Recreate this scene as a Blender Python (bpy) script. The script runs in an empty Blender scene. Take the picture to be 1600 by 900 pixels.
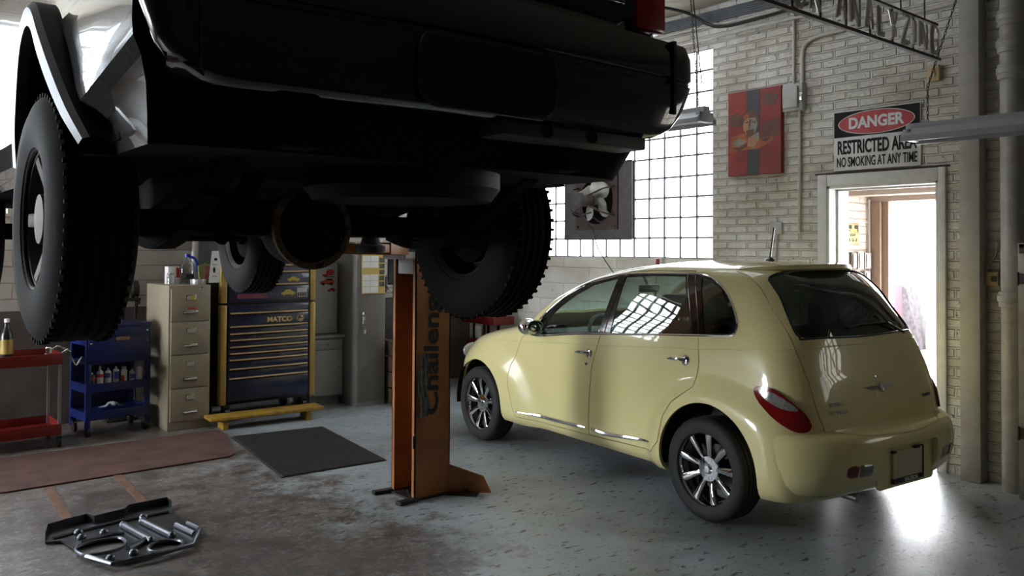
import bpy, bmesh, math, random
import numpy as np
from mathutils import Vector, Matrix
from mathutils.bvhtree import BVHTree

random.seed(7)
SC = bpy.context.scene
COL = SC.collection
PI = math.pi

# ------------------------------------------------------------------ camera
# room frame: +X towards the wall with the doorway, +Y along that wall to the back wall
CAM_H = 1.6732
cd = bpy.data.cameras.new('camera')
cam = bpy.data.objects.new('camera', cd)
COL.objects.link(cam)
RIGHT = Vector((0.76938862, -0.63875901, 0.00529911))
UP = Vector((-0.01563769, -0.01054122, 0.99982216))
FWD = Vector((0.63858955, 0.76933465, 0.01809901))
m4 = Matrix.Identity(4)
for i in range(3):
    m4[i][0] = RIGHT[i]; m4[i][1] = UP[i]; m4[i][2] = -FWD[i]
m4[2][3] = CAM_H
cam.matrix_world = m4
cd.sensor_fit = 'HORIZONTAL'; cd.sensor_width = 36.0
cd.lens = 1296.97 / 1600 * 36.0
cd.shift_y = -(450 - 365.48) / 1600
cd.clip_start = 0.05; cd.clip_end = 400
SC.camera = cam

# ------------------------------------------------------------------ light and exposure
SC.view_settings.view_transform = 'Standard'
SC.view_settings.look = 'None'
SC.view_settings.exposure = 0.0
SC.view_settings.gamma = 1.0
SC.view_settings.use_curve_mapping = False
SKY = 23.0           # overcast daylight outside the doorway
GLASS_BLOCK = 5.0    # daylight through the glass-block window
SKYLIGHT = 3.2       # daylight through the roof light over the car bay
BACK_WINDOW = 19.0   # daylight through the glass-block window in the back wall
SASH_WINDOW = 4.0    # daylight through the large-paned sash beside it
LEFT_WINDOW = 96.0   # daylight through the sash window in the left wall
SIDE_WINDOW = 3.8    # daylight through the sash window in the doorway wall, behind the camera

wd = bpy.data.worlds.new('World'); SC.world = wd; wd.use_nodes = True
bg = wd.node_tree.nodes['Background']
bg.inputs[0].default_value = (0.93, 0.96, 1.0, 1); bg.inputs[1].default_value = SKY

def portal(name, loc, rot, sx, sy):
    ld = bpy.data.lights.new(name, 'AREA'); ld.shape = 'RECTANGLE'; ld.size = sx; ld.size_y = sy
    ld.cycles.is_portal = True
    lo = bpy.data.objects.new(name, ld); COL.objects.link(lo); lo.location = loc; lo.rotation_euler = rot
    return lo

# ------------------------------------------------------------------ materials
MATS = {}
def mat(name, col, rough=0.5, metal=0.0, var=0.12, scale=9.0, bump=0.0, bscale=40.0, coat=0.0, col2=None, spec=0.5, thr=None, coord='Object'):
    if name in MATS: return MATS[name]
    m = bpy.data.materials.new(name); m.use_nodes = True
    nt = m.node_tree; N = nt.nodes; L = nt.links
    p = N['Principled BSDF']
    tc = N.new('ShaderNodeTexCoord')
    nz = N.new('ShaderNodeTexNoise'); nz.inputs['Scale'].default_value = scale; nz.inputs['Detail'].default_value = 5
    L.new(tc.outputs[coord], nz.inputs['Vector'])
    r = N.new('ShaderNodeValToRGB')
    lo, hi = thr if thr else (0.3, 0.7)
    r.color_ramp.elements[0].position = lo; r.color_ramp.elements[1].position = hi
    c2 = col2 if col2 else tuple(c * (1 - var) for c in col)
    r.color_ramp.elements[0].color = (*c2, 1); r.color_ramp.elements[1].color = (*col, 1)
    L.new(nz.outputs['Fac'], r.inputs[0]); L.new(r.outputs[0], p.inputs['Base Color'])
    p.inputs['Roughness'].default_value = rough; p.inputs['Metallic'].default_value = metal
    p.inputs['Specular IOR Level'].default_value = spec
    if coat: p.inputs['Coat Weight'].default_value = coat; p.inputs['Coat Roughness'].default_value = 0.02
    if bump:
        n2 = N.new('ShaderNodeTexNoise'); n2.inputs['Scale'].default_value = bscale; n2.inputs['Detail'].default_value = 6
        L.new(tc.outputs[coord], n2.inputs['Vector'])
        b = N.new('ShaderNodeBump'); b.inputs['Strength'].default_value = bump; b.inputs['Distance'].default_value = 0.01
        L.new(n2.outputs['Fac'], b.inputs['Height']); L.new(b.outputs[0], p.inputs['Normal'])
    MATS[name] = m
    return m

def emit(name, col, s, scale=6.0, var=0.06):
    m = bpy.data.materials.new(name); m.use_nodes = True
    nt = m.node_tree; N = nt.nodes; L = nt.links
    N.remove(N['Principled BSDF'])
    e = N.new('ShaderNodeEmission'); tc = N.new('ShaderNodeTexCoord'); nz = N.new('ShaderNodeTexNoise')
    nz.inputs['Scale'].default_value = scale; L.new(tc.outputs['Object'], nz.inputs['Vector'])
    mx = N.new('ShaderNodeMix'); mx.data_type = 'RGBA'
    mx.inputs[6].default_value = (*[c * (1 - var) for c in col], 1); mx.inputs[7].default_value = (*col, 1)
    L.new(nz.outputs['Fac'], mx.inputs[0]); L.new(mx.outputs[2], e.inputs[0]); e.inputs[1].default_value = s
    L.new(e.outputs[0], N['Material Output'].inputs[0])
    return m

def glass(name, tint, refl=1.0, rough=0.0):
    m = bpy.data.materials.new(name); m.use_nodes = True
    nt = m.node_tree; N = nt.nodes; L = nt.links
    N.remove(N['Principled BSDF'])
    t = N.new('ShaderNodeBsdfTransparent'); t.inputs[0].default_value = (*tint, 1)
    g = N.new('ShaderNodeBsdfGlossy'); g.inputs['Roughness'].default_value = rough
    fr = N.new('ShaderNodeFresnel')
    ge = N.new('ShaderNodeNewGeometry'); mr = N.new('ShaderNodeMapRange')   # same reflectance from either side of a thin pane
    mr.inputs['To Min'].default_value = 1.52; mr.inputs['To Max'].default_value = 1 / 1.52
    L.new(ge.outputs['Backfacing'], mr.inputs['Value']); L.new(mr.outputs[0], fr.inputs[0])
    mu = N.new('ShaderNodeMath'); mu.operation = 'MULTIPLY'; mu.inputs[1].default_value = refl
    L.new(fr.outputs[0], mu.inputs[0])
    mx = N.new('ShaderNodeMixShader'); L.new(mu.outputs[0], mx.inputs[0]); L.new(t.outputs[0], mx.inputs[1]); L.new(g.outputs[0], mx.inputs[2])
    L.new(mx.outputs[0], N['Material Output'].inputs[0])
    return m

def brick_mat(name, bw, rh, col, mort, col2, bumpd=0.02, ax='yz', rough=0.6, msize=0.008, nscale=14.0, dirt=(0.12, 0.09, 0.07), dirt_h=0.0):
    m = bpy.data.materials.new(name); m.use_nodes = True
    nt = m.node_tree; N = nt.nodes; L = nt.links; p = N['Principled BSDF']
    g = N.new('ShaderNodeNewGeometry'); sx = N.new('ShaderNodeSeparateXYZ'); cx = N.new('ShaderNodeCombineXYZ')
    L.new(g.outputs['Position'], sx.inputs[0])
    L.new(sx.outputs['Y' if ax == 'yz' else 'X'], cx.inputs[0]); L.new(sx.outputs['Z'], cx.inputs[1])
    nd = N.new('ShaderNodeTexNoise'); nd.inputs['Scale'].default_value = 7.0; nd.inputs['Detail'].default_value = 3
    L.new(cx.outputs[0], nd.inputs['Vector'])
    off = N.new('ShaderNodeVectorMath'); off.operation = 'MULTIPLY_ADD'
    L.new(nd.outputs['Color'], off.inputs[0]); off.inputs[1].default_value = (0.020, 0.020, 0); L.new(cx.outputs[0], off.inputs[2])
    b = N.new('ShaderNodeTexBrick')
    b.inputs['Scale'].default_value = 1.0; b.inputs['Mortar Size'].default_value = msize; b.inputs['Mortar Smooth'].default_value = 0.6
    b.inputs['Brick Width'].default_value = bw; b.inputs['Row Height'].default_value = rh
    b.inputs['Color1'].default_value = (*col, 1); b.inputs['Color2'].default_value = (*col2, 1); b.inputs['Mortar'].default_value = (*mort, 1)
    L.new(off.outputs[0], b.inputs['Vector'])
    n1 = N.new('ShaderNodeTexNoise'); n1.inputs['Scale'].default_value = nscale; n1.inputs['Detail'].default_value = 8; n1.inputs['Roughness'].default_value = 0.7
    L.new(cx.outputs[0], n1.inputs['Vector'])
    n2 = N.new('ShaderNodeTexNoise'); n2.inputs['Scale'].default_value = 1.6; n2.inputs['Detail'].default_value = 6
    L.new(cx.outputs[0], n2.inputs['Vector'])
    mx = N.new('ShaderNodeMix'); mx.data_type = 'RGBA'; mx.blend_type = 'MULTIPLY'
    rp = N.new('ShaderNodeValToRGB'); rp.color_ramp.elements[0].position = 0.34; rp.color_ramp.elements[1].position = 0.56
    rp.color_ramp.elements[0].color = (0.62, 0.56, 0.47, 1); rp.color_ramp.elements[1].color = (1, 1, 1, 1)
    L.new(n2.outputs['Fac'], rp.inputs[0]); mx.inputs[0].default_value = 0.75
    L.new(b.outputs['Color'], mx.inputs[6]); L.new(rp.outputs[0], mx.inputs[7])
    # chips of missing paint
    n3 = N.new('ShaderNodeTexNoise'); n3.inputs['Scale'].default_value = 22.0; n3.inputs['Detail'].default_value = 4
    L.new(cx.outputs[0], n3.inputs['Vector'])
    r3 = N.new('ShaderNodeValToRGB'); r3.color_ramp.elements[0].position = 0.69; r3.color_ramp.elements[1].position = 0.72
    r3.color_ramp.elements[0].color = (0, 0, 0, 1); r3.color_ramp.elements[1].color = (1, 1, 1, 1); L.new(n3.outputs['Fac'], r3.inputs[0])
    m3 = N.new('ShaderNodeMix'); m3.data_type = 'RGBA'; L.new(r3.outputs[0], m3.inputs[0]); L.new(mx.outputs[2], m3.inputs[6]); m3.inputs[7].default_value = (*dirt, 1)
    L.new(m3.outputs[2], p.inputs['Base Color'])
    hm = N.new('ShaderNodeMath'); hm.operation = 'MULTIPLY_ADD'; L.new(n1.outputs['Fac'], hm.inputs[0]); hm.inputs[1].default_value = 0.8
    inv = N.new('ShaderNodeMath'); inv.operation = 'SUBTRACT'; inv.inputs[0].default_value = 1.0; L.new(b.outputs['Fac'], inv.inputs[1])
    L.new(inv.outputs[0], hm.inputs[2])
    bp = N.new('ShaderNodeBump'); bp.inputs['Strength'].default_value = 1.0; bp.inputs['Distance'].default_value = bumpd
    L.new(hm.outputs[0], bp.inputs['Height']); L.new(bp.outputs[0], p.inputs['Normal'])
    p.inputs['Roughness'].default_value = rough
    return m

# ------------------------------------------------------------------ mesh builder
class B:
    def __init__(s): s.v = []; s.f = []; s.m = []; s.mi = 0
    def raw(s, V, F, mi=None):
        o = len(s.v); s.v.extend(tuple(p) for p in V)
        for f in F: s.f.append(tuple(i + o for i in f)); s.m.append(s.mi if mi is None else mi)
        return s
    def _bm(s, bm, M=None):
        bmesh.ops.recalc_face_normals(bm, faces=bm.faces)
        bm.verts.index_update()
        s.raw([(M @ v.co if M else v.co) for v in bm.verts], [[v.index for v in f.verts] for f in bm.faces]); bm.free()
        return s
    def box(s, c, d, rz=0.0, bev=0.0, rot=None, seg=2):
        bm = bmesh.new(); bmesh.ops.create_cube(bm, size=1.0)
        for v in bm.verts: v.co = Vector((v.co.x * d[0], v.co.y * d[1], v.co.z * d[2]))
        if bev: bmesh.ops.bevel(bm, geom=bm.edges[:], offset=bev, segments=seg, affect='EDGES', profile=0.5)
        M = Matrix.Translation(c) @ (rot.to_4x4() if rot else Matrix.Rotation(rz, 4, 'Z'))
        return s._bm(bm, M)
    def b2(s, a, b, bev=0.0):   # box by two corners
        return s.box([(a[i] + b[i]) / 2 for i in range(3)], [abs(b[i] - a[i]) for i in range(3)], bev=bev)
    def bar(s, p, q, w, h, up=(0, 0, 1), bev=0.0):
        p = Vector(p); q = Vector(q); x = (q - p); l = x.length; x.normalize(); u = Vector(up); y = u.cross(x)
        if y.length < 1e-4: y = Vector((1, 0, 0)).cross(x)
        y.normalize(); z = x.cross(y)
        R = Matrix((x, y, z)).transposed()
        return s.box((p + q) / 2, (l, w, h), rot=R, bev=bev)
    def cyl(s, p, q, r, r2=None, n=20, caps=True):
        p = Vector(p); q = Vector(q); r2 = r if r2 is None else r2
        return s.lathe([(0, 0), (r, 0), (r2, (q - p).length), (0, (q - p).length)] if caps else [(r, 0), (r2, (q - p).length)], p, q - p, n)
    def lathe(s, prof, o=(0, 0, 0), axis=(0, 0, 1), n=32, a0=0.0, a1=2 * PI):
        a = Vector(axis).normalized(); o = Vector(o)
        u = a.orthogonal().normalized(); w = a.cross(u)
        if abs(a.z) > 0.999: u = Vector((1, 0, 0)); w = a.cross(u)
        full = abs(a1 - a0 - 2 * PI) < 1e-6
        m = n if full else n + 1
        V = []; F = []; idx = []
        for r, h in prof:
            if r < 1e-7: idx.append([len(V)] * m); V.append(o + a * h)
            else:
                row = []
                for k in range(m):
                    t = a0 + (a1 - a0) * k / n
                    row.append(len(V)); V.append(o + a * h + (u * math.cos(t) + w * math.sin(t)) * r)
                idx.append(row)
        for i in range(len(prof) - 1):
            for k in range(n):
                k2 = (k + 1) % m
                q = [idx[i][k], idx[i][k2], idx[i + 1][k2], idx[i + 1][k]]
                q2 = []
                for x in q:
                    if x not in q2: q2.append(x)
                if len(q2) > 2: F.append(q2)
        return s.raw(V, F)
    def sphere(s, c, r, n=20, m=12):
        r = (r, r, r) if not hasattr(r, '__len__') else r
        o = len(s.v)
        s.lathe([(math.sin(PI * i / m), -math.cos(PI * i / m)) for i in range(m + 1)], (0, 0, 0), (0, 0, 1), n)
        for i in range(o, len(s.v)):
            x, y, z = s.v[i]; s.v[i] = (c[0] + x * r[0], c[1] + y * r[1], c[2] + z * r[2])
        return s
    def tube(s, pts, r, n=8, closed=False, sec=None, flat=None):
        P = [Vector(p) for p in pts]; k = len(P); V = []; F = []
        T = []
        for i in range(k):
            a = P[(i - 1) % k] if (closed or i > 0) else P[0]; b = P[(i + 1) % k] if (closed or i < k - 1) else P[-1]
            t = (b - a); T.append(t.normalized() if t.length > 1e-9 else Vector((0, 0, 1)))
        u = T[0].orthogonal().normalized()
        for i in range(k):
            u = (u - T[i] * u.dot(T[i]))
            u = u.normalized() if u.length > 1e-6 else T[i].orthogonal().normalized()
            w = T[i].cross(u)
            rr = r[i] if hasattr(r, '__len__') else r
            for j in range(n):
                t = 2 * PI * j / n
                V.append(P[i] + (u * math.cos(t) + w * math.sin(t)) * rr)
        for i in range(k if closed else k - 1):
            i2 = (i + 1) % k
            for j in range(n): F.append((i * n + j, i * n + (j + 1) % n, i2 * n + (j + 1) % n, i2 * n + j))
        if not closed: F.append(tuple(range(n))[::-1]); F.append(tuple((k - 1) * n + j for j in range(n)))
        return s.raw(V, F)
    def prism(s, poly, ax, a, b):
        def P(p, h): return {'x': (h, p[0], p[1]), 'y': (p[0], h, p[1]), 'z': (p[0], p[1], h)}[ax]
        n = len(poly)
        V = [P(p, a) for p in poly] + [P(p, b) for p in poly]
        F = [tuple(range(n))[::-1], tuple(range(n, 2 * n))] + [(i, (i + 1) % n, n + (i + 1) % n, n + i) for i in range(n)]
        bm = bmesh.new(); vs = [bm.verts.new(v) for v in V]
        for f in F: bm.faces.new([vs[i] for i in f])
        return s._bm(bm)
    def grid(s, G, closeu=False, closev=False, flip=False):
        nu = len(G); nv = len(G[0]); V = [p for r in G for p in r]; F = []
        for i in range(nu if closeu else nu - 1):
            for j in range(nv if closev else nv - 1):
                q = (i * nv + j, i * nv + (j + 1) % nv, ((i + 1) % nu) * nv + (j + 1) % nv, ((i + 1) % nu) * nv + j)
                F.append(q[::-1] if flip else q)
        return s.raw(V, F)
    def sweep(s, path, sec, closed=False):   # sec: list of (side, up) offsets; path horizontal-ish
        P = [Vector(p) for p in path]; k = len(P); G = []
        for i in range(k):
            a = P[(i - 1) % k] if (closed or i > 0) else P[0]; b = P[(i + 1) % k] if (closed or i < k - 1) else P[-1]
            t = (b - a).normalized(); sd = t.cross(Vector((0, 0, 1))).normalized()
            G.append([P[i] + sd * o + Vector((0, 0, 1)) * z for o, z in sec])
        s.grid(G, closeu=closed, closev=True)
        if not closed:
            n = len(sec); o = len(s.v) - n * k
            s.f.append(tuple(range(o, o + n))); s.m.append(s.mi); s.f.append(tuple(range(o + (k - 1) * n, o + k * n))[::-1]); s.m.append(s.mi)
        return s
    def build(s, name, mt, parent=None, smooth=35.0, loc=None, fix=True):
        me = bpy.data.meshes.new(name); me.from_pydata(s.v, [], s.f)
        mts = mt if isinstance(mt, (list, tuple)) else [mt]
        for x in mts: me.materials.append(x)
        me.polygons.foreach_set('material_index', s.m)
        if fix:
            bm = bmesh.new(); bm.from_mesh(me); bmesh.ops.recalc_face_normals(bm, faces=bm.faces); bm.to_mesh(me); bm.free()
        if smooth:
            me.polygons.foreach_set('use_smooth', [True] * len(me.polygons)); me.set_sharp_from_angle(angle=math.radians(smooth))
        me.update()
        o = bpy.data.objects.new(name, me); COL.objects.link(o)
        if parent: o.parent = parent
        if loc: o.location = loc
        return o

def tag(o, label, cat, group=None, kind=None):
    o['label'] = label; o['category'] = cat
    if group: o['group'] = group
    if kind: o['kind'] = kind
    return o
def thing(name, label, cat, loc=(0, 0, 0), rz=0.0, group=None):
    o = bpy.data.objects.new(name, None); COL.objects.link(o); o.location = loc; o.rotation_euler = (0, 0, rz)
    o.empty_display_size = 0.1
    return tag(o, label, cat, group)
def struct(o): o['kind'] = 'structure'; return o
def copy_tree(o, parent=None):
    c = o.copy(); COL.objects.link(c)
    if parent: c.parent = parent
    for ch in list(o.children): copy_tree(ch, c)
    return c
def text_mesh(body, size, bold=0.0, ext=0.001, align='CENTER', width=None, shear=0.0):
    """flat lettering as raw (verts, faces) in the XY plane, optionally squeezed to a width"""
    cu = bpy.data.curves.new('lettering', 'FONT'); cu.body = body; cu.size = size; cu.offset = bold; cu.extrude = ext
    cu.align_x = align; cu.align_y = 'CENTER'; cu.shear = shear; cu.resolution_u = 3
    o = bpy.data.objects.new('lettering', cu); COL.objects.link(o)
    dg = bpy.context.evaluated_depsgraph_get(); me = bpy.data.meshes.new_from_object(o.evaluated_get(dg))
    V = [v.co.copy() for v in me.vertices]; F = [tuple(p.vertices) for p in me.polygons]
    bpy.data.objects.remove(o); bpy.data.curves.remove(cu); bpy.data.meshes.remove(me)
    if width and V:
        x0 = min(v.x for v in V); x1 = max(v.x for v in V); k = width / (x1 - x0)
        for v in V: v.x *= k
    return V, F
def put_text(b, body, o, xd, yd, size, **k):
    V, F = text_mesh(body, size, **k); xd = Vector(xd); yd = Vector(yd); n = xd.cross(yd); o = Vector(o)
    b.raw([o + xd * v.x + yd * v.y + n * v.z for v in V], F); return b
def rrect(x0, y0, x1, y1, r, n=5):
    P = []
    for cx, cy, a in ((x1 - r, y0 + r, -PI / 2), (x1 - r, y1 - r, 0), (x0 + r, y1 - r, PI / 2), (x0 + r, y0 + r, PI)):
        for i in range(n + 1): t = a + PI / 2 * i / n; P.append((cx + r * math.cos(t), cy + r * math.sin(t)))
    return P
def smooth_pts(P, n=6, closed=False):
    P = [Vector(p) for p in P]; out = []; k = len(P)
    for i in range(k if closed else k - 1):
        g = lambda j: P[j % k] if closed else P[max(0, min(k - 1, j))]
        a, b, c, d = g(i - 1), g(i), g(i + 1), g(i + 2)
        for j in range(n):
            t = j / n
            out.append(0.5 * ((2 * b) + (c - a) * t + (2 * a - 5 * b + 4 * c - d) * t * t + (3 * b - 3 * c + d - a) * t ** 3))
    if not closed: out.append(P[-1])
    return out

# ------------------------------------------------------------------ the room
WX, BY, LX, FY, CZ = 6.5565, 8.75, -4.6, -4.2, 4.03
white_brick = brick_mat('painted brick', 0.215, 0.0735, (0.70, 0.685, 0.64), (0.65, 0.63, 0.585), (0.645, 0.62, 0.575), bumpd=0.034, msize=0.012)
white_block = brick_mat('painted block', 0.82, 0.185, (0.70, 0.68, 0.63), (0.44, 0.41, 0.37), (0.57, 0.55, 0.51), bumpd=0.008, msize=0.004, nscale=30, dirt=(0.3, 0.27, 0.23))
back_block = brick_mat('painted block back', 0.9, 0.15, (0.46, 0.42, 0.37), (0.28, 0.24, 0.21), (0.41, 0.37, 0.33), bumpd=0.01, msize=0.005, ax='xz', nscale=24, dirt=(0.2, 0.16, 0.13))
pink_brick = brick_mat('vestibule brick', 0.215, 0.0735, (0.62, 0.50, 0.42), (0.42, 0.34, 0.28), (0.54, 0.43, 0.36), ax='xz', bumpd=0.015, msize=0.006)
dark_plaster = mat('old plaster', (0.13, 0.11, 0.09), 0.85, var=0.35, scale=3, bump=0.3)
ceil_m = mat('ceiling plaster', (0.42, 0.38, 0.31), 0.85, var=0.2, scale=2, bump=0.2)
trim_w = mat('white painted wood', (0.62, 0.61, 0.60), 0.42, var=0.15, scale=14, bump=0.12)
trim_grey = mat('grey painted wood', (0.40, 0.37, 0.33), 0.5, var=0.18, scale=10, bump=0.25, bscale=60)

def floor_material():
    m = bpy.data.materials.new('painted concrete floor'); m.use_nodes = True
    nt = m.node_tree; N = nt.nodes; L = nt.links; p = N['Principled BSDF']
    g = N.new('ShaderNodeNewGeometry')
    def noise(sc, det=6, rough=0.6, dist=0.0):
        n = N.new('ShaderNodeTexNoise'); n.inputs['Scale'].default_value = sc; n.inputs['Detail'].default_value = det
        n.inputs['Roughness'].default_value = rough; n.inputs['Distortion'].default_value = dist
        L.new(g.outputs['Position'], n.inputs['Vector']); return n.outputs['Fac']
    def ramp(src, a, b, ca=(0, 0, 0), cb=(1, 1, 1)):
        r = N.new('ShaderNodeValToRGB'); r.color_ramp.elements[0].position = a; r.color_ramp.elements[1].position = b
        r.color_ramp.elements[0].color = (*ca, 1); r.color_ramp.elements[1].color = (*cb, 1); L.new(src, r.inputs[0]); return r.outputs[0]
    def mix(f, a, b):
        x = N.new('ShaderNodeMix'); x.data_type = 'RGBA'
        for s, i in ((f, 0), (a, 6), (b, 7)):
            if hasattr(s, 'links'): L.new(s, x.inputs[i])
            else: x.inputs[i].default_value = (*s, 1) if hasattr(s, '__len__') else s
        return x.outputs[2]
    paint = ramp(noise(1.3, 5), 0.3, 0.7, (0.26, 0.295, 0.315), (0.35, 0.39, 0.41))
    bare = ramp(noise(7.0, 9, 0.8), 0.36, 0.66, (0.045, 0.036, 0.032), (0.235, 0.205, 0.185))
    pale = ramp(noise(16.0, 9, 0.82), 0.53, 0.60)
    bare = mix(pale, bare, (0.30, 0.285, 0.30))
    grime = ramp(noise(2.1, 8, 0.7, 0.6), 0.50, 0.60)
    gm = N.new('ShaderNodeMath'); gm.operation = 'MULTIPLY'; L.new(grime, gm.inputs[0]); gm.inputs[1].default_value = 0.8
    bare = mix(gm.outputs[0], bare, (0.055, 0.038, 0.03))
    # worn, oily concrete in the working bay (small x), paint towards the car
    sp = N.new('ShaderNodeSeparateXYZ'); L.new(g.outputs['Position'], sp.inputs[0])
    ad = N.new('ShaderNodeMath'); ad.operation = 'MULTIPLY_ADD'; L.new(noise(1.7, 9, 0.75), ad.inputs[0]); ad.inputs[1].default_value = 5.0; L.new(sp.outputs['X'], ad.inputs[2])
    zone = N.new('ShaderNodeMapRange'); zone.inputs['From Min'].default_value = 5.0; zone.inputs['From Max'].default_value = 5.5; L.new(ad.outputs[0], zone.inputs['Value'])
    base = mix(zone.outputs[0], bare, paint)
    # chips: streaky holes in the paint
    mp = N.new('ShaderNodeMapping'); mp.inputs['Scale'].default_value = (9, 22, 1); mp.inputs['Rotation'].default_value = (0, 0, 0.5)
    L.new(g.outputs['Position'], mp.inputs[0])
    nc = N.new('ShaderNodeTexNoise'); nc.inputs['Scale'].default_value = 1.0; nc.inputs['Detail'].default_value = 5; nc.inputs['Roughness'].default_value = 0.62
    L.new(mp.outputs[0], nc.inputs['Vector'])
    chip = ramp(nc.outputs['Fac'], 0.60, 0.625)
    base = mix(chip, base, (0.07, 0.055, 0.045))
    fine = ramp(noise(38, 4, 0.75), 0.585, 0.64)
    base = mix(fine, base, (0.16, 0.14, 0.12))
    stain = ramp(noise(0.75, 7, 0.65, 0.4), 0.50, 0.64)
    ms = N.new('ShaderNodeMath'); ms.operation = 'MULTIPLY'; L.new(stain, ms.inputs[0]); ms.inputs[1].default_value = 0.55
    base = mix(ms.outputs[0], base, (0.075, 0.065, 0.06))
    L.new(base, p.inputs['Base Color'])
    rr = N.new('ShaderNodeMapRange'); L.new(noise(2.5, 6), rr.inputs['Value']); rr.inputs['To Min'].default_value = 0.26; rr.inputs['To Max'].default_value = 0.46
    L.new(rr.outputs[0], p.inputs['Roughness'])
    bp = N.new('ShaderNodeBump'); bp.inputs['Strength'].default_value = 0.35; bp.inputs['Distance'].default_value = 0.006
    L.new(noise(30, 7, 0.7), bp.inputs['Height']); L.new(bp.outputs[0], p.inputs['Normal'])
    p.inputs['Specular IOR Level'].default_value = 0.5
    return m
b = B(); b.b2((LX - 0.3, FY - 0.3, -0.15), (8.0, BY + 0.3, 0.0)); struct(b.build('floor', floor_material()))
KX0, KX1, KY0, KY1 = 4.4, 5.9, 3.5, 5.7   # roof light
b = B(); b.b2((LX - 0.3, FY - 0.3, CZ), (KX0, BY + 0.3, CZ + 0.15)); b.b2((KX1, FY - 0.3, CZ), (WX + 0.3, BY + 0.3, CZ + 0.15)); b.b2((KX0, FY - 0.3, CZ), (KX1, KY0, CZ + 0.15)); b.b2((KX0, KY1, CZ), (KX1, BY + 0.3, CZ + 0.15))
struct(b.build('ceiling', ceil_m))
b = B(); b.b2((8.0, -8, -0.15), (40, 30, -0.02)); struct(b.build('ground', mat('outdoor paving', (0.55, 0.54, 0.52), 0.9)))

# wall with the doorway and the glass-block window
BL = 0.2032; WY0 = 4.889; NC, NR_ = 16, 10; WY1 = WY0 + NC * BL; WZ0 = 1.59; WZ1 = WZ0 + NR_ * BL
DY0, DY1, DZ = 2.79, 3.70, 2.215
QY0, QY1, QZ0, QZ1 = -0.9, 1.0, 1.5, 2.4
b = B()
def seg(y0, y1, z0, z1, mi): b.mi = mi; b.b2((WX, y0, z0), (WX + 0.3, y1, z1))
seg(FY - 0.3, QY0, 0, CZ, 0); seg(QY1, DY0, 0, CZ, 0); seg(QY0, QY1, 0, QZ0, 0); seg(QY0, QY1, QZ1, CZ, 0); seg(DY0, DY1, DZ, CZ, 0); seg(DY1, WY0, 0, CZ, 0)
seg(WY0, WY1, WZ1, CZ, 0); seg(WY0, BY + 0.3, 0, WZ0 - 0.001, 1); seg(WY1, BY + 0.3, WZ0, CZ, 0)
struct(b.build('wall_right', [white_brick, white_block], smooth=0))
# back wall with its sash window high up
TX0, TX1, TZ0, TZ1 = -1.35, 1.29, 1.97, 3.80
b = B()
DADO = 1.08
UX0, UX1 = -4.2, -1.75   # second, large-paned window
b.b2((LX - 0.3, BY, DADO), (UX0, BY + 0.3, CZ)); b.b2((UX0, BY, DADO), (UX1, BY + 0.3, TZ0)); b.b2((UX0, BY, TZ1), (UX1, BY + 0.3, CZ)); b.b2((UX1, BY, DADO), (TX0, BY + 0.3, CZ)); b.b2((TX1, BY, DADO), (WX + 0.3, BY + 0.3, CZ)); b.b2((TX0, BY, DADO), (TX1, BY + 0.3, TZ0)); b.mi = 1; b.b2((LX - 0.3, BY, 0), (WX + 0.3, BY + 0.3, DADO)); b.mi = 0; b.b2((TX0, BY, TZ1), (TX1, BY + 0.3, CZ))
struct(b.build('wall_back', [back_block, mat('bare brown concrete', (0.11, 0.085, 0.07), 0.85, var=0.5, scale=3, bump=0.4, coord='Object')], smooth=0))
# left wall with a sash window, a plain wall behind the camera
SY0, SY1, SZ0, SZ1 = 7.0, 8.7, 1.2, 2.75
b = B()
b.b2((LX - 0.3, FY - 0.3, 0), (LX, SY0, CZ)); b.b2((LX - 0.3, SY1, 0), (LX, BY + 0.3, CZ)); b.b2((LX - 0.3, SY0, 0), (LX, SY1, SZ0)); b.b2((LX - 0.3, SY0, SZ1), (LX, SY1, CZ))
struct(b.build('wall_left', dark_plaster, smooth=0))
b = B()
b.b2((LX - 0.3, FY - 0.3, 0), (WX + 0.3, FY, CZ))
struct(b.build('wall_front', dark_plaster, smooth=0))

# windows: glowing daylight behind real bars
steel_bar = mat('dark steel bar', (0.05, 0.045, 0.045), 0.6)
def sash(name, ax, c, u0, u1, z0, z1, nu, nz, strength, col=(0.86, 0.93, 1.0), big=3):
    e = bpy.data.objects.new(name, None); COL.objects.link(e); struct(e)
    pane = B(); fr = B()
    s = 1 if c > 0 else -1
    def box(bb, ua, ub, za, zb, d0, d1):
        if ax == 'y': bb.b2((ua, c + s * d0, za), (ub, c + s * d1, zb))
        else: bb.b2((c + s * d0, ua, za), (c + s * d1, ub, zb))
    box(pane, u0, u1, z0, z1, 0.16, 0.18)
    for i in range(nu + 1):
        u = u0 + (u1 - u0) * i / nu; w = 0.03 if i % big == 0 else 0.012
        box(fr, u - w, u + w, z0, z1, 0.09, 0.13)
    for j in range(nz + 1):
        z = z0 + (z1 - z0) * j / nz; w = 0.03 if j in (0, nz) else 0.012
        box(fr, u0, u1, z - w, z + w, 0.095, 0.125)
    pane.build('pane', emit(name + ' daylight', col, strength, 1.2, 0.25), e); fr.build('window_frame', steel_bar, e)
sash('window_2', 'y', BY, TX0, TX1, TZ0, TZ1, 13, 9, BACK_WINDOW, big=99)
sash('window_6', 'y', BY, UX0, UX1, TZ0, TZ1, 4, 3, SASH_WINDOW, big=99)
sash('window_3', 'x', LX, SY0, SY1, SZ0, SZ1, 6, 4, LEFT_WINDOW)
sash('window_4', 'x', WX, QY0, QY1, QZ0, QZ1, 9, 3, SIDE_WINDOW, (1.0, 0.95, 0.86))
e = bpy.data.objects.new('window_5', None); COL.objects.link(e); struct(e)
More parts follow.
